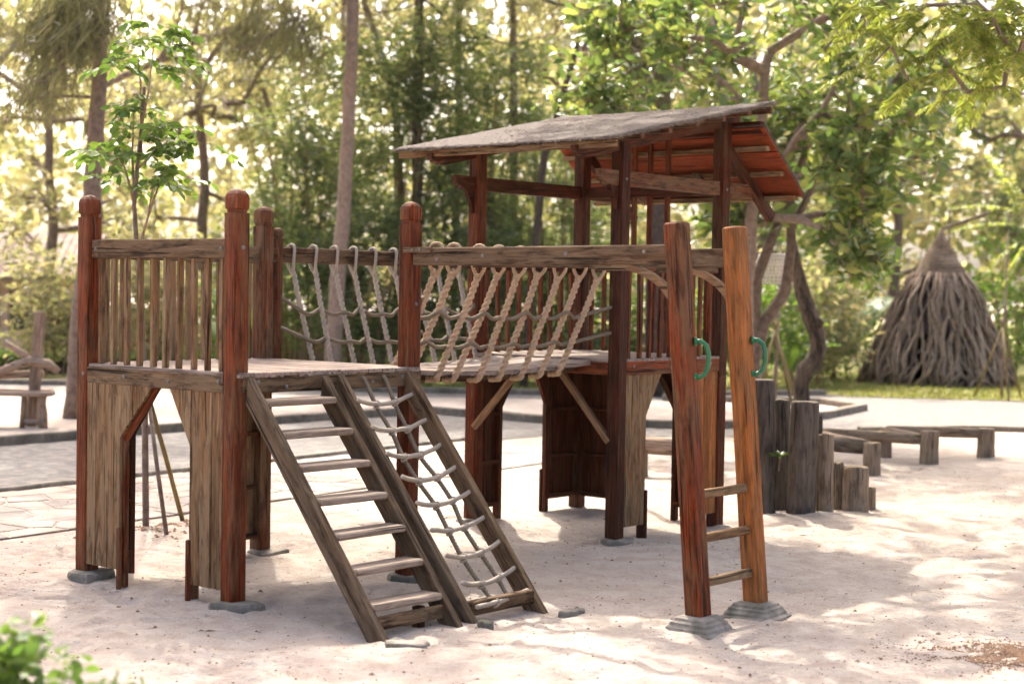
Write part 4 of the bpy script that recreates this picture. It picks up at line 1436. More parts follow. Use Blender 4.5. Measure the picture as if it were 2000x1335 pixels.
# glossy broadleaf tree to the right of the tower
rng = np.random.default_rng(21)
cr = np.concatenate([ellipsoid(440, (3.0, 19.6, 4.75), (2.35, 1.7, 2.1), rng, .35), ellipsoid(170, (4.2, 19.3, 3.1), (1.2, .9, 1.1), rng, .25),
                     ellipsoid(90, (1.7, 19.2, 4.2), (.9, .8, .9), rng, .2), ellipsoid(60, (3.0, 20.4, 2.6), (1.2, .5, .8), rng, .2)])
def to_px(p):
    v = Vector(p) - Vector((0, 0, CAM_H))
    d = v.dot(_fw)
    return 1000 + 3214.6 * v.dot(_r) / d, 667.5 - 3214.6 * v.dot(_u) / d
cr = np.array([c for c in cr if not (1425 < to_px(c)[0] < 1590 and to_px(c)[1] > 440) and not (to_px(c)[0] > 1735 and to_px(c)[1] > 400)])
grow('broadleaf_tree', (2.82, 19.8, .012), line((2.82, 19.8, -.05), (2.80, 19.8, 1.6), (2.86, 19.8, 3.0), (3.0, 19.7, 4.6), n=7, wob=.03), .12, cr, (9, .21, .36), 'leaf_glossy', 'bark_pale',
     'leafy tree with glossy green leaves spreading above the tower roof', 'tree', '8', None, 3, .0055, .9, .3, .06)
T = thing('forked_tree', (3.0, 20.3, .012), 0, 'bare forked brown trunk beside the woven lampshade', 'tree')
m = MB()
m.tube(line((.02, 0, -.1), (-.02, 0, .9), (.10, 0, 1.35), (.36, 0, 1.75), (.42, 0, 2.3), (.40, .0, 2.9), n=4), list(np.linspace(.10, .05, 21)), 9)
m.tube(line((-.02, 0, .9), (.0, 0, 1.9), (.18, 0, 2.4), (.38, 0, 2.9), (.62, 0, 3.6), n=4), list(np.linspace(.08, .045, 17)), 9)
m.tube(line((.41, 0, 2.5), (.75, .05, 3.2), (1.0, .1, 3.9), n=4), list(np.linspace(.05, .025, 9)), 8)
m.build('trunk', 'bark', T, None, True)
rng = np.random.default_rng(5)
cc = ellipsoid(130, (.7, .2, 4.2), (1.3, 1.0, 1.1), rng, .2)
P, D, Ls, Ws = rosettes(cc, 8, .18, .36, .06, rng)
put('crown', leaf_mesh('crown', P, D, Ls, Ws, 'leaf_glossy', '4', rng, .8), T)

# casuarinas: needles hang in tufts
def casuarina(x, y, h, r, label, seed, lean=(0, 0), crown_from=.35, rad=3.0, n=260, mat='needle', bark='bark', tuft=22, lenn=.55, trunk=None, cat='tree', low=()):
    rng = np.random.default_rng(seed)
    tr = trunk or line((x, y, -.1), (x + lean[0] * .4, y + lean[1] * .4, h * .4), (x + lean[0], y + lean[1], h), n=8, wob=.12, seed=seed)
    t = rng.random(n)
    z = h * (crown_from + (1.02 - crown_from) * t)
    R = rad * (1 - .55 * t) * np.sqrt(rng.random(n))
    a = rng.random(n) * 2 * np.pi
    cx = np.interp(z, [p[2] for p in tr], [p[0] for p in tr])
    cy = np.interp(z, [p[2] for p in tr], [p[1] for p in tr])
    C = np.stack([cx + np.cos(a) * R, cy + np.sin(a) * R, z + R * .12], 1)
    if len(low):
        C = np.concatenate([C, np.array(low)])
    T = thing('casuarina_tree', (x, y, .012), 0, label, cat, 'tall needle leaved trees')
    off = np.array((x, y, .012))
    skeleton([p - off for p in tr], r, list(C - off), .007, seed=seed, origin_from=.3).build('trunk', bark, T, None, True)
    m = len(C)
    P = np.repeat(C - off, tuft, 0) + rng.normal(size=(m * tuft, 3)) * np.array([.22, .22, .12])
    D = rng.normal(size=(m * tuft, 3)) * np.array([.5, .5, .3]) + np.array([-.25 if len(low) and x < -5 else 0, 0, -.75])
    Ls = rng.uniform(lenn * .6, lenn * 1.25, m * tuft)
    put('crown', leaf_mesh('crown', P, D, Ls, .016, mat, 'n', rng, 0), T)
    return T
def at(px, py, Y):
    a, b = px - 1000, py - 667.5
    c, s = math.cos(ROLL), math.sin(ROLL)
    x, y = a * c + b * s, -a * s + b * c
    d = _rt * (x / 3214.6) + _fw - _up * (y / 3214.6)
    t = Y / d.y
    return np.array((d.x * t, Y, CAM_H + d.z * t))
def spray(px0, py0, px1, py1, Y, n, j, seed):
    rg = np.random.default_rng(seed)
    t = rg.random(n)
    return [at(px0 + (px1 - px0) * q + rg.normal() * j, py0 + (py1 - py0) * q + rg.normal() * j, Y + rg.normal() * .5) for q in t]
low1 = spray(215, -40, 20, 215, 20.5, 17, 9, 1) + spray(215, 10, 70, 240, 20.5, 12, 10, 2) + spray(215, -60, 90, 50, 20.6, 16, 20, 8) + spray(190, -40, 60, 90, 20.6, 16, 20, 18)
casuarina(-5.54, 20.8, 18, .145, 'thick casuarina trunk with drooping needles behind the leftmost post', 1, crown_from=.34, rad=3.4, n=330,
          trunk=line((-5.55, 20.8, -.1), (-5.32, 20.8, 2.7), (-5.24, 20.8, 4.6), (-4.9, 20.8, 18), n=7, wob=.03), low=low1, tuft=32)
low3 = spray(370, -30, 620, 60, 27, 34, 26, 3) + spray(330, 100, 410, 140, 27, 7, 12, 4) + spray(470, 60, 500, 130, 27, 9, 10, 5) + spray(560, 0, 640, 110, 27, 10, 16, 15)
casuarina(-6.95, 27.5, 20, .095, 'thin grey trunk left of the thick casuarina, its branches reaching over the railing', 3, crown_from=.34, rad=3.2, n=300, low=low3, tuft=30)
casuarina(-2.4, 31.4, 15, .09, 'leaning brown trunk right behind the pale slim one', 4, crown_from=.42, rad=2.6, n=150, bark='bark',
          trunk=line((-1.9, 31.4, -.1), (-2.3, 31.4, 5.4), (-2.9, 31.4, 7.1), (-4.2, 31.4, 14), n=6, wob=.04))
casuarina(-1.8, 30.6, 15, .125, 'dark straight trunk left of the tower roof, thickest of the middle trunks', 5, crown_from=.45, rad=2.6, n=150, bark='bark_dark')
casuarina(-1.15, 32.5, 15, .085, 'thin dark trunk above the middle of the roof', 6, crown_from=.45, rad=2.5, n=140, bark='bark_dark')
casuarina(-.05, 32, 14, .10, 'grey trunk rising behind the ridge end of the roof', 7, crown_from=.46, rad=2.5, n=140, bark='bark',
          trunk=line((-.0, 32, -.1), (-.02, 32, 4.9), (-.1, 32, 7.3), (-.2, 32, 14), n=6, wob=.03))
casuarina(.35, 29, 13, .08, 'slanting dark double trunk behind the roof', 8, crown_from=.5, rad=2.5, n=140, bark='bark_dark',
          trunk=line((.2, 29, -.1), (.49, 29, 3.9), (.74, 29, 4.9), (1.25, 29, 6.7), (2.4, 29, 13), n=5, wob=.03))
low9 = spray(1180, 0, 1290, 120, 27, 40, 22, 6) + spray(1200, 60, 1270, 190, 27, 22, 18, 7)
casuarina(2.4, 27.3, 20, .2, 'big casuarina with dark hanging needles above the roof ridge', 9, crown_from=.40, rad=3.0, n=130, bark='bark_dark', low=low9, tuft=30)

# slim pale palm like trunk
pt = line((-3.08, 28, -.1), (-2.99, 28, 1.6), (-2.89, 28, 3.13), (-2.80, 28, 5.5), (-2.76, 28, 9.0), n=6, wob=.02)
T = thing('palm_tree', (-3.08, 28, .012), 0, 'slim pale trunk standing alone behind the rope bridge', 'palm tree')
off = np.array((-3.08, 28, .012))
MB().tube([tuple(p - off) for p in pt], list(np.linspace(.145, .095, len(pt))), 12).build('trunk', 'bark_pale', T, None, True)
def frond_pts(base, az, L, rise, droop, n=12):
    out = []
    for i in range(n + 1):
        t = i / n
        out.append(np.array(base) + np.array([math.cos(az) * L * t * .9, math.sin(az) * L * t * .9, rise * t - droop * t * t]))
    return out
def pinnate(m_wood, pts, leaflet, width, rng, mat_lists, r=.008, every=1, start=.12, droop=-.25, up=1.):
    """leaflets along both sides of a rachis"""
    pts = np.array(pts)
    m_wood.tube([tuple(p) for p in pts], list(np.linspace(r, r * .3, len(pts))), 5, False)
    P, D, Ls = mat_lists
    n = len(pts)
    seg = np.linalg.norm(np.diff(pts, axis=0), axis=1)
    tot = seg.sum()
    cnt = max(6, int(tot / (width * 1.15)))
    cum = np.concatenate([[0], np.cumsum(seg)])
    for i in range(cnt):
        s = tot * (start + (1 - start) * i / cnt)
        q = np.array([np.interp(s, cum, pts[:, a]) for a in range(3)])
        j = min(n - 2, int(np.searchsorted(cum, s)) - 1 if s > 0 else 0)
        d = pts[j + 1] - pts[j]
        d = d / (np.linalg.norm(d) + 1e-9)
        side = np.cross(d, np.array([0, 0, 1.]))
        side /= np.linalg.norm(side) + 1e-9
        t = i / cnt
        ll = leaflet * (math.sin(math.pi * min(1, .18 + t * .82)) ** .6 + .15)
        for sg_ in (-1, 1):
            P.append(q)
            D.append(side * sg_ + d * .45 + np.array([0, 0, droop]) + rng.normal(size=3) * .12)
            Ls.append(ll)
rng = np.random.default_rng(9)
mw = MB()
ml = ([], [], [])
for i in range(15):
    pinnate(mw, frond_pts(pt[-1] - off, i * 2.4, 2.2, 1.2 - .08 * i, 2.0), .6, .05, rng, ml, .02, droop=-.6)
mw.build('frond_stems', 'twig', T)
put('crown', leaf_mesh('crown', np.array(ml[0]), np.array(ml[1]), np.array(ml[2]), .05, 'leaf_olive', '4', rng, 1), T)

# bamboo like thickets, shrubs and bushes
def thicket(x, y, rx, ry, h, label, seed, mat='leaf_olive', n=420, culms=9, leafl=.20, per=10, W=.2, name='bamboo_clump', cat='bamboo', z0=.2, bark='bamboo_pole', tpl='4', group='thickets behind the playground'):
    rng = np.random.default_rng(seed)
    T = thing(name, (x, y, .012), 0, label, cat, group)
    tops = []
    for i in range(culms):
        a, q = rng.random() * 6.28, rng.random() ** .5
        bx, by = math.cos(a) * rx * .3 * q, math.sin(a) * ry * .3 * q
        tx, ty = bx * 2.6 + rng.normal() * .25, by * 2.6 + rng.normal() * .25
        hh = h * rng.uniform(.7, 1.0)
        pts = [(bx + (tx - bx) * t ** 1.8, by + (ty - by) * t ** 1.8, -.1 + hh * t - .12 * hh * t ** 4) for t in np.linspace(0, 1, 9)]
        MB().tube(pts, list(np.linspace(.032, .008, 9) * (1 if name == 'bamboo_clump' else .7)), 6, False).build('culm' if name == 'bamboo_clump' else 'stem', bark, T, None, True)
        tops.append(np.array(pts))
    C = []
    n2 = max(8, n // 9)
    while len(C) < n2:
        p = rng.normal(size=3)
        p /= np.linalg.norm(p)
        p *= rng.random() ** .4
        p = np.array([p[0] * rx, p[1] * ry, z0 + (p[2] * .5 + .5) * (h - z0)])
        if nz((p[0] + x) * 1.1, (p[1] + y) * 1.1, p[2] * 1.1) > -.2:
            C.append(p)
    C = np.array(C)
    C = np.concatenate([C, C[rng.integers(0, n2, n - n2)] + rng.normal(size=(n - n2, 3)) * np.array([.26, .26, .16])])
    P, D, Ls, Ws = rosettes(C, per, leafl, W, .12, rng, -.15)
    put('foliage', leaf_mesh('foliage', P, D, Ls, Ws, mat, tpl, rng, .7), T)
    return T
B = [  # x, y, rx, ry, h, label, mat, n
    (-2.2, 30.6, 1.5, 1.0, 7.6, 'tall olive bamboo thicket directly right of the pale slim trunk', 'leaf_olive', 900),
    (-.7, 31.2, 1.5, 1.0, 7.2, 'dense dark bamboo thicket behind the left half of the roof', 'leaf_dark', 900),
    (-3.9, 30.6, 1.4, 1.0, 6.4, 'yellowish bamboo thicket above the left railing', 'leaf_olive', 720),
    (.8, 31.6, 1.5, 1.0, 5.6, 'bamboo thicket seen through the open tower', 'leaf_olive', 700),
    (-2.7, 29.4, 1.3, .7, 3.3, 'low dark bamboo clump behind the rear rope net', 'leaf_dark', 420),
    (-.7, 29.9, 1.2, .7, 3.0, 'low bamboo clump behind the front rope net', 'leaf_dark', 400)]
for i, (x, y, rx, ry, h, lab, mat, n) in enumerate(B):
    thicket(x, y, rx, ry, h, lab, 30 + i, mat, n)
S = [
    (-8.6, 30.5, 1.2, .9, 2.3, 'pale shrub in front of the pink house at the left edge', 'leaf_pale', 240),
    (-6.6, 31.0, 1.1, .9, 2.9, 'bright yellow green shrub seen left of the railing', 'leaf_pale', 260),
    (-5.4, 33.0, 1.2, .9, 3.4, 'bright shrub seen through the left railing', 'leaf_bright', 260),
    (2.4, 31.0, 1.2, .9, 2.2, 'green shrub behind the tower balusters', 'leaf_bright', 240),
    (4.2, 29.6, 1.0, .8, 1.9, 'round green shrub behind the tripod stakes', 'leaf_bright', 260),
    (5.6, 31.5, 1.2, .9, 2.9, 'twiggy yellow green shrub left of the root hut', 'leaf_pale', 260),
    (6.3, 33.8, 1.2, .9, 3.4, 'light green shrub behind the left side of the root hut', 'leaf_bright', 260),
    (10.8, 35.2, 1.4, 1.0, 3.0, 'green shrub behind the right side of the root hut', 'leaf_bright', 260),
    (1.0, 30.4, .8, .6, 1.2, 'small dark shrub at the back kerb under the tower', 'leaf_dark', 160)]
for i, (x, y, rx, ry, h, lab, mat, n) in enumerate(S):
    thicket(x, y, rx, ry, h, lab, 60 + i, mat, n, 7, .17, 10, .42, 'shrub', 'shrub', .1, 'twig', '4', 'shrubs around the lawn')
# clipped hedge
def hedge(x0, x1, y, h, label):
    rng = np.random.default_rng(3)
    T = thing('hedge', ((x0 + x1) / 2, y, .012), 0, label, 'hedge')
    n = 5200
    P = np.stack([rng.uniform(x0, x1, n) - (x0 + x1) / 2, rng.uniform(-.35, .35, n), h * np.sqrt(rng.random(n))], 1)
    D = rng.normal(size=(n, 3)) + np.array([0, 0, .4])
    put('foliage', leaf_mesh('foliage', P, D, rng.uniform(.05, .1, n), .05, 'leaf_bright', '4', rng, .8), T)
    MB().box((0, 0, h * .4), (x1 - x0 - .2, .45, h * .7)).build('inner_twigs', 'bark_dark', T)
hedge(-11.5, -5.2, 31.3, .42, 'low clipped green hedge behind the rustic bench')

# trees with full crowns in the middle distance
def bg_tree(x, y, h, rad, label, seed, mat, n=330, leafl=.2, W=.4, bark='bark', cz=.62, per=9, group='leafy trees behind the playground'):
    rng = np.random.default_rng(seed)
    cr = ellipsoid(n, (x, y, h * cz), (rad, rad * .9, h * (1 - cz) * 1.05), rng, .15)
    grow('leafy_tree', (x, y, .012), line((x, y, -.1), (x + .15, y, h * .4), (x - .1, y, h * .8), n=6, wob=.15, seed=seed), .05 + h * .011, cr, (per, leafl, W), mat, bark, label, 'tree', '4', group, seed, .009, .7, .3, .10)
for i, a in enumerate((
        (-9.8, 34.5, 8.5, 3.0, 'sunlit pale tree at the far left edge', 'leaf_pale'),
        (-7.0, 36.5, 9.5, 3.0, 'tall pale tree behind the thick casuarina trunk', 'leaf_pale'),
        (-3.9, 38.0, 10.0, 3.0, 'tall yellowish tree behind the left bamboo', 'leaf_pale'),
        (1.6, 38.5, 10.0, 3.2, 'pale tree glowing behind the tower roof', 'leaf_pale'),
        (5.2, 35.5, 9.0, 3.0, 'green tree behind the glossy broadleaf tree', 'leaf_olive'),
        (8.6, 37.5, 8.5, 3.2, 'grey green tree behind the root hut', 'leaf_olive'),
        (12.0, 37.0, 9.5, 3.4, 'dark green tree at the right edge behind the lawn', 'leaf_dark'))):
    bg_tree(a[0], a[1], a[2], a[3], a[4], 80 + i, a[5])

# far wood that reads as one mass
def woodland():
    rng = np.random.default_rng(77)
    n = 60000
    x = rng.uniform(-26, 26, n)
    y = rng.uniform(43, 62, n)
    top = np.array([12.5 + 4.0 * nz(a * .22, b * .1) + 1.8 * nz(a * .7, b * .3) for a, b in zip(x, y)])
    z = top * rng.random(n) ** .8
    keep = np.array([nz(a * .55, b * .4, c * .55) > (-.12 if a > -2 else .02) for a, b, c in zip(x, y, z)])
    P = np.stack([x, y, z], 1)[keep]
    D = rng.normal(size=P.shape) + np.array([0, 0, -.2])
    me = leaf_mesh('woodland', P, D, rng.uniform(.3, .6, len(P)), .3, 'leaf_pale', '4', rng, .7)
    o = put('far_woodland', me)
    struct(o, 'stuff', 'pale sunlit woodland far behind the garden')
woodland()

# ------------------------------------------------------------------ flame tree reaching in from the right
def flame_tree():
    rng = np.random.default_rng(41)
    bx, by = 7.2, 13.6
    T = thing('flame_tree', (bx, by, 0), 0, 'feathery yellow green branch reaching in from the upper right', 'tree')
    off = np.array((bx, by, 0.))
    tr = line((bx, by, -.1), (bx - .1, by, 1.8), (bx - .4, by - .1, 3.6), (bx - .8, by - .1, 5.2), n=6, wob=.05)
    C = []
    while len(C) < 330:
        a, q = rng.random() * 6.28, rng.random() ** .5
        p = np.array((bx - 2.2 + math.cos(a) * q * 5.6, by - .3 + math.sin(a) * q * 4.6, 5.0 + 1.9 * (1 - q * q) + rng.normal() * .35))
        if p[2] > 1.7 + .185 * p[1] + .35 or p[0] > .335 * p[1]:
            C.append(p)
    vis = []
    for i in range(26):
        px = rng.uniform(1650, 2010)
        py = rng.uniform(-30, 60) + max(0, (px - 1650) / 350) * rng.uniform(0, 90)
        vis.append(at(px, py, 13.2 + rng.normal() * .35))
    for px, py in ((1900, 100), (1860, 140), (1820, 150), (1780, 170), (1930, 130), (1960, 170), (1890, 180), (1840, 110), (1740, 90), (1690, 60), (1700, 130), (1990, 110)):
        vis.append(at(px, py, 13.2 + rng.normal() * .2))
    C = C + vis
    skeleton([p - off for p in tr], .19, [c - off for c in C], .0065, seed=4, origin_from=.55).build('trunk', 'bark_pale', T, None, True)
    mw, ml = MB(), ([], [], [])
    for i, c in enumerate(C):
        k = 8 if i < 330 else 3
        for j in range(k):
            az = rng.random() * 6.28
            L = rng.uniform(.32, .5)
            if i >= 330:
                az = rng.uniform(2.0, 5.2) if rng.random() < .8 else az
            pts = frond_pts(c - off, az, L, rng.uniform(-.05, .12), rng.uniform(.10, .34), 7)
            pinnate(mw, pts, .095, .019, rng, ml, .0025, droop=-.35)
    mw.build('frond_stems', 'twig', T)
    put('crown', leaf_mesh('crown', np.array(ml[0]), np.array(ml[1]), np.array(ml[2]), .021, 'leaf_yellow', '4', rng, 1), T)
flame_tree()

# young flame tree staked on the lawn
def staked(x, y, h, label, fronds, seed, L=.9, mat='leaf_yellow', poles=3, pr=.022):
    rng = np.random.default_rng(seed)
    T = thing('staked_sapling', (x, y, .012), 0, label, 'sapling', 'saplings tied to stakes')
    off = np.array((x, y, .012))
    m = MB()
    m.tube([(0, 0, -.1), (.02, 0, h * .5), (.05, 0, h)], [.028, .022, .012], 7)
    m.build('trunk', 'bark_pale', T, None, True)
    for i in range(poles):
        a = i * 2 * math.pi / poles + .5
        MB().tube([(0, 0, 0), (1.55, 0, 0)], [pr, pr * .8], 7).build('stake', 'bamboo_pole', T, frame((math.cos(a) * .5, math.sin(a) * .5, -.08), (-math.cos(a) * .05, -math.sin(a) * .05, 1.35)), True)
    mw, ml = MB(), ([], [], [])
    for (p0, p1, dr) in fronds:
        p0, p1 = np.array(p0) - off, np.array(p1) - off
        pts = [p0 + (p1 - p0) * t + np.array((0, 0, dr * 4 * t * (1 - t))) for t in np.linspace(0, 1, 9)]
        pinnate(mw, pts, .17, .035, rng, ml, .006, droop=-.25)
    if mw.v:
        mw.build('frond_stems', 'twig', T)
        put('crown', leaf_mesh('crown', np.array(ml[0]), np.array(ml[1]), np.array(ml[2]), .04, mat, '4', rng, 1), T)
    return T
Y = 28.0
top = at(1985, 440, Y)
staked(8.35, 28.0, 2.9, 'young tree with yellow fern like fronds tied to stakes right of the root hut',
       [(at(2005, 420, Y), at(1858, 408, Y), .12), (at(2000, 440, Y), at(1858, 452, Y), .10), (at(2000, 420, Y), at(1935, 350, Y), .2), (at(1990, 430, Y), at(1960, 355, Y), .1), (at(2000, 470, Y), at(1930, 530, Y), .1),
        (at(1995, 430, Y), at(2060, 380, Y), .1), (at(1990, 440, Y), at(2050, 470, Y), .1), (at(2010, 470, Y), at(1960, 560, Y), .08), (at(2000, 400, Y), at(1925, 300, Y - .3), .1)], 3)
staked(3.62, 22.6, 2.4, 'bare sapling in a tripod of stakes beside the charred pole', [], 4, poles=4)

# charred driftwood pole and woven lampshade
T = thing('driftwood_pole', (3.83, 21.5, .012), 0, 'crooked blackened driftwood pole with a burnt knot', 'pole')
off = np.array((3.83, 21.5, .012))
cp = [at(x, y, 21.5) for x, y in ((1548, 472), (1551, 495), (1558, 535), (1570, 580), (1582, 615), (1594, 648), (1598, 678), (1588, 705), (1572, 722), (1564, 745), (1568, 775), (1572, 800))] + [np.array((3.86, 21.5, -.1))]
inv = UPX.inverted()
m = MB()
m.tube([inv @ Vector(p - off) for p in cp], [.05, .065, .085, .10, .11, .105, .10, .11, .115, .10, .09, .095, .11], 14)
m.v = [tuple(Vector(v) + Vector((0, .02 * nz(v[0] * 6, v[1] * 9, v[2] * 9), .02 * nz(v[0] * 6, v[1] * 9, v[2] * 9 + 5)))) for v in m.v]
m.build('pole', 'charred_wood', T, UPX, True)
MB().tube([at(1585, 640, 21.45) - off, at(1600, 630, 21.42) - off, at(1606, 626, 21.4) - off], [.06, .07, .05], 9).build('knot', 'charred_wood', T, None, True)
MB().tube([at(x, y, 21.38) - off for x, y in ((1560, 560), (1590, 620), (1606, 680), (1600, 720), (1578, 745), (1577, 800))], .012, 5).build('cable', 'dark_inside', T, None, True)
def lampshade():
    c = at(1508, 525, 20.9)
    T = thing('lampshade', tuple(c), 0, 'white woven basket lampshade hanging behind the forked trunk', 'lampshade')
    r0, r1, h = .16, .25, .36
    def P(t, a, e=0.):
        r = r0 + (r1 - r0) * t ** .8
        return ((r + e) * math.cos(a), (r + e) * math.sin(a), h / 2 - h * t)
    for i in range(9):
        t = i / 8
        MB().tube([P(t, u) for u in np.linspace(0, 2 * math.pi, 25)], .011, 5).build('ring', 'wicker', T, None, True)
    for i in range(30):
        a = 2 * math.pi * i / 30
        MB().tube([P(t, a + .08 * math.sin(t * 9), .008 * (-1) ** k) for k, t in enumerate(np.linspace(0, 1, 9))], .010, 4).build('strand', 'wicker', T, None, True)
    MB().tube([(0, 0, h / 2), (0, 0, h / 2 + .9)], .006, 4).build('cord', 'dark_inside', T)
    MB().tube([(-r0, 0, h / 2), (r0, 0, h / 2)], .008, 4).build('cross_bar', 'wicker', T)
lampshade()

# sapling with two props behind the left platform
def near_sapling():
    rng = np.random.default_rng(12)
    T = thing('young_tree', (-2.50, 11.3, 0), 0, 'slender young tree with bright green leaflets rising above the left railing', 'young tree')
    off = np.array((-2.50, 11.3, 0.))
    Y = 11.3
    tr = [np.array((-2.50, 11.3, -.1))] + [at(x, y, Y) for x, y in ((285, 1040), (283, 800), (276, 600), (266, 465), (262, 400), (268, 330), (276, 250), (282, 170))]
    m = MB()
    m.tube([p - off for p in tr], [.026, .024, .022, .019, .016, .015, .014, .012, .011], 8)
    m.build('trunk', 'bark', T, None, True)
    ml = ([], [], [])
    mw = MB()
    limbs = [(( 276, 470), (290, 420), (300, 350), 6), ((264, 420), (258, 300), (262, 200), 7), ((276, 300), (275, 170), (270, 110), 7), ((262, 400), (245, 330), (225, 300), 5), ((268, 330), (310, 290), (345, 262), 6), ((290, 420), (300, 390), (315, 350), 6), ((276, 250), (290, 180), (300, 90), 6)]
    for a, b, c, k in limbs:
        q = [at(*a, Y), at(*b, Y + rng.normal() * .12), at(*c, Y + rng.normal() * .2)]
        mw.tube([p - off for p in line(*q, n=4)], list(np.linspace(.010, .004, 9)), 5)
    stars = [(300, 50), (318, 60), (330, 90), (290, 85), (262, 110), (240, 120), (262, 80), (345, 70), (250, 215), (240, 245), (285, 215), (300, 190), (230, 285), (200, 305), (215, 330), (180, 300), (345, 250), (320, 262), (365, 285), (385, 262), (335, 285), (310, 300), (300, 345), (320, 360), (335, 330), (290, 355), (345, 355), (232, 345), (255, 300), (275, 270), (225, 130), (350, 120), (395, 280), (305, 135), (280, 320), (310, 245), (240, 365)]
    for px, py in stars:
        c = at(px, py, Y + rng.normal() * .16)
        for j in range(3):
            az = rng.random() * 6.28
            pts = frond_pts(c - off, az, rng.uniform(.16, .27), rng.uniform(.0, .08), rng.uniform(.03, .12), 5)
            # few, broad leaflets
            pts = np.array(pts)
            mw.tube([tuple(p) for p in pts], .002, 3, False)
            for i in range(1, 6):
                d = pts[i] - pts[i - 1]
                d /= np.linalg.norm(d)
                sd_ = np.cross(d, (0, 0, 1.))
                for sg_ in ((-1, 1) if i < 5 else (0,)):
                    ml[0].append(pts[i])
                    ml[1].append(sd_ * sg_ + d * .7 + np.array((0, 0, -.2)) + rng.normal(size=3) * .15)
                    ml[2].append(rng.uniform(.06, .105))
    mw.build('twigs', 'twig', T)
    put('crown', leaf_mesh('crown', np.array(ml[0]), np.array(ml[1]), np.array(ml[2]), np.array(ml[2]) * .5, 'leaf_bright', '8', rng, 1.5), T)
    apex = np.array((-2.50, 11.32, .95))
    for b in ((330, 1055, 'bark', .016), (362, 1018, 'bamboo_pole', .017)):
        a_ = at(b[0], b[1], 11.3)
        g = np.array({330: (-2.28, 10.98, -.05), 362: (-2.35, 11.88, -.05)}[b[0]])
        L = np.linalg.norm(apex - g) + .06
        o = MB().tube([(0, 0, 0), (L * .5, .004, 0), (L, 0, 0)], [b[3], b[3], b[3] * .9], 8).build('wooden_prop', b[2], None, frame(g, apex), True)
        tag(o, 'grey stick propping the young tree from the front' if b[0] == 330 else 'yellow bamboo pole propping the young tree from behind', 'prop', 'props under the young tree')
near_sapling()

# leafy bush close to the lens
def near_bush():
    rng = np.random.default_rng(15)
    T = thing('near_bush', (-1.33, 4.6, sand_z(-1.33, 4.6)), 0, 'blurred bright green bush in the lower left corner', 'bush')
    C = np.stack([rng.normal(-.12, .075, 360), rng.normal(0, .10, 360), rng.uniform(.05, .80, 360)], 1)
    C[:, 2] *= (1 - .55 * np.clip(np.hypot(C[:, 0], C[:, 1]) / .4, 0, 1))
    ex = np.stack([rng.uniform(.05, .30, 12), rng.normal(0, .1, 12), rng.uniform(.50, .66, 12)], 1)
    ex[:, 2] -= (ex[:, 0] - .1) * .3
    C = np.concatenate([C, ex])
    m = MB()
    for i in range(0, len(C), 4):
        c = C[i]
        m.tube([(c[0] * .2, c[1] * .2, -.05), (c[0] * .6, c[1] * .6, c[2] * .6), tuple(c)], [.006, .004, .002], 4, False)
    m.build('stems', 'twig', T)
    P, D, Ls, Ws = rosettes(C, 5, .052, .6, .018, rng, .2)
    put('foliage', leaf_mesh('foliage', P, D, Ls, Ws, 'leaf_bright', '8', rng, 1), T)
near_bush()

# sprout between the logs
T = thing('sprout', (2.09, 12.72, .42), 0, 'small green sprout growing between two dark logs', 'plant')
rng = np.random.default_rng(2)
a = rng.random(14) * 6.28
D = np.stack([np.cos(a), np.sin(a), rng.uniform(.0, .9, 14)], 1)
put('leaves', leaf_mesh('leaves', np.zeros((14, 3)) + np.array((0, 0, .03)), D, rng.uniform(.07, .12, 14), .03, 'leaf_bright', '8', rng, 2), T)
MB().tube([(0, .05, -.08), (0, 0, .04)], .006, 5).build('stem', 'twig', T)

# banana like broad leaves
def broad_plant(x, y, n, L, label, seed):
    rng = np.random.default_rng(seed)
    T = thing('broad_leaf_plant', (x, y, .012), 0, label, 'plant', 'broad leaved plants')
    for i in range(n):
        az = rng.random() * 6.28
        rise = rng.uniform(.8, 1.5) * L
        out = rng.uniform(.4, .9) * L
        vs, fs = [], []
        N = 9
        sx, sy = -math.sin(az), math.cos(az)
        for j in range(N + 1):
            t = j / N
            w = .17 * L * (max(0, math.sin(math.pi * max(0, (t - .28) / .72)))) ** .7 + .012
            cx, cy, cz = math.cos(az) * out * t ** 1.5, math.sin(az) * out * t ** 1.5, rise * (t - .38 * t ** 3)
            vs += [(cx - sx * w, cy - sy * w, cz + .25 * w), (cx, cy, cz), (cx + sx * w, cy + sy * w, cz + .25 * w)]
        for j in range(N):
            b = j * 3
            fs += [(b, b + 1, b + 4, b + 3), (b + 1, b + 2, b + 5, b + 4)]
        MB().add(vs, fs).build('leaf', 'leaf_bright', T, None, True)
broad_plant(-5.0, 30.0, 9, 1.9, 'broad leaved plant behind the left railing', 1)
broad_plant(7.0, 34.4, 8, 2.2, 'broad leaved plant left of the hut tip', 2)
broad_plant(5.1, 30.2, 7, 1.3, 'low broad leaved plant behind the driftwood pole', 3)

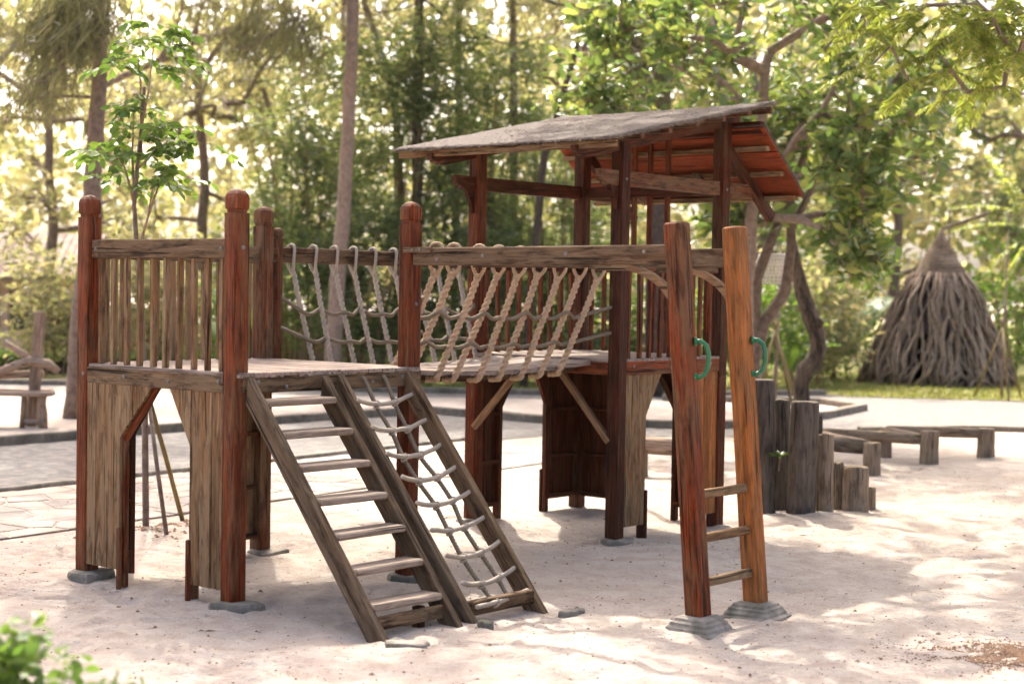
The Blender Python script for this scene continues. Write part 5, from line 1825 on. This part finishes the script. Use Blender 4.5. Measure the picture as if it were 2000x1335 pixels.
# ------------------------------------------------------------------ litter, debris, grass
def litter(name, n, pick, smin, smax, mat, label, seed, dark=.0):
    rg = random.Random(seed)
    V, F = [], []
    for i in range(n):
        x, y = pick(rg)
        z = sand_z(x, y)
        if path_d(x, y) > -.02 and x < 1.2:
            z = max(z, .034)
        s = rg.uniform(smin, smax) * (1 if rg.random() < .85 else 1.8)
        a = rg.random() * 6.28
        el = rg.choice((1.0, 1.3, 3.5, 6.0)) if smax < .02 else rg.choice((5.0, 8.0, 12.0))
        w = s / el
        ca, sa = math.cos(a), math.sin(a)
        h = min(w, s) * rg.uniform(.5, 1.0)
        o = len(V)
        for dx, dy, dz in ((-s, 0, 0), (0, -w, 0), (s, 0, .2 * h), (0, w, 0), (0, 0, h), (0, 0, -.3 * h)):
            V.append((x + dx * ca - dy * sa, y + dx * sa + dy * ca, z + dz + .001))
        F += [(o, o + 1, o + 4), (o + 1, o + 2, o + 4), (o + 2, o + 3, o + 4), (o + 3, o, o + 4)]
    struct(put(name, fastmesh(name, V, F, mat)), 'stuff', label)
litter('fallen_seeds', 2600, lambda r: (r.uniform(-3.5, 5.5), 6.5 + 11 * r.random() ** 1.3), .003, .010, 'litter', 'dark seeds and bits of twig scattered over the sand', 1)
litter('needle_litter', 7000, lambda r: (r.uniform(-3.5, 5.5), 6.4 + 10 * r.random() ** 1.4), .003, .007, 'litter_brown', 'fine brown needle litter over the sand', 2)
litter('fallen_twigs', 240, lambda r: (r.uniform(-3.4, 5.2), 6.6 + 9 * r.random() ** 1.3), .010, .028, 'litter', 'short dark twigs and dry leaves lying on the sand', 6)
def heap(cx, cy, rx, ry):
    def f(r):
        while True:
            x, y = r.gauss(0, .5), r.gauss(0, .5)
            if nz((cx + x * rx) * 5, (cy + y * ry) * 9, 3) > -.15:
                return cx + x * rx, cy + y * ry
    return f
litter('leaf_litter_heap', 6500, heap(2.50, 7.80, .50, .30), .003, .008, 'litter_brown', 'patch of dark brown leaf litter in the lower right corner', 3)
litter('sapling_litter', 500, heap(-2.42, 11.3, .40, .30), .006, .016, 'litter_brown', 'dry leaf litter around the foot of the young tree', 4)
def grass():
    rng = np.random.default_rng(8)
    n = 26000
    P = np.stack([rng.uniform(-2, 14, n), 27.3 + 9 * rng.random(n) ** 1.4, np.full(n, .016)], 1)
    P = P[(P[:, 1] > 27.6 + .0 * P[:, 0])]
    P = P[~((P[:, 0] > 2.4) & (P[:, 0] < 5.6) & (P[:, 1] < 27.3 + .42 * (P[:, 0] - 2.4)))]
    D = rng.normal(size=P.shape) * .45 + np.array((0, 0, 1.))
    struct(put('grass', leaf_mesh('grass', P, D, rng.uniform(.03, .09, len(P)), .02, 'grass_blade', '4', rng, 0)), 'stuff', 'short dry grass on the lawn')
grass()


# unseen wide tree left of the picture, added for its dappled shade
def shade_tree():
    rng = np.random.default_rng(91)
    bx, by = -6.8, 14.2
    cr = np.concatenate([ellipsoid(300, (-3.3, 12.3, 8.2), (4.3, 2.4, 1.2), rng, .1), ellipsoid(150, (-6.8, 14.4, 8.6), (3.0, 3.0, 1.8), rng, .1), ellipsoid(130, (.6, 12.3, 8.0), (2.4, 1.9, 1.0), rng, .1)])
    grow('shade_tree', (bx, by, 0), line((bx, by, -.1), (bx + .2, by, 2.5), (bx + .7, by - .1, 4.6), (bx + 1.8, by - .3, 6.6), n=6, wob=.06), .24, cr, (9, .16, .42), 'leaf_bright', 'bark', 'unseen wide crowned tree casting dappled shade, its trunk just outside the left edge', 'tree', '4', None, 5, .008, .8, .4, .10)
shade_tree()

# second unseen tree, right of the picture, added to shade the sand there
def shade_tree_right():
    rng = np.random.default_rng(95)
    bx, by = 8.6, 17.2
    cr = np.concatenate([ellipsoid(330, (4.9, 15.3, 8.4), (4.0, 3.0, 1.5), rng, .1), ellipsoid(130, (8.0, 16.8, 8.6), (2.6, 2.6, 1.7), rng, .1)])
    grow('shade_tree', (bx, by, 0), line((bx, by, -.1), (bx - .1, by, 2.5), (bx - .6, by - .2, 4.8), (bx - 1.6, by - .6, 6.8), n=6, wob=.06), .22, cr, (9, .16, .42), 'leaf_bright', 'bark', 'unseen wide crowned tree casting dappled shade, its trunk just outside the right edge', 'tree', '4', None, 6, .008, .8, .4, .10)
shade_tree_right()

# ------------------------------------------------------------------ faint haze in the air
def haze(density):
    t = NT('haze_air')
    v = t.n('ShaderNodeVolumePrincipled')
    v.inputs['Color'].default_value = (.97, .98, 1.0, 1)
    v.inputs['Density'].default_value = density
    v.inputs['Anisotropy'].default_value = .2
    t.l(v.outputs[0], t.out.inputs['Volume'])
    MATS['haze_air'] = t.m
    o = MB().box((0, 250, 10.5), (830, 930, 23.5)).build('haze', 'haze_air')
    o.location.z = .25
    struct(o, 'stuff', 'faint pale haze in the air between the trees')
haze(.0001)
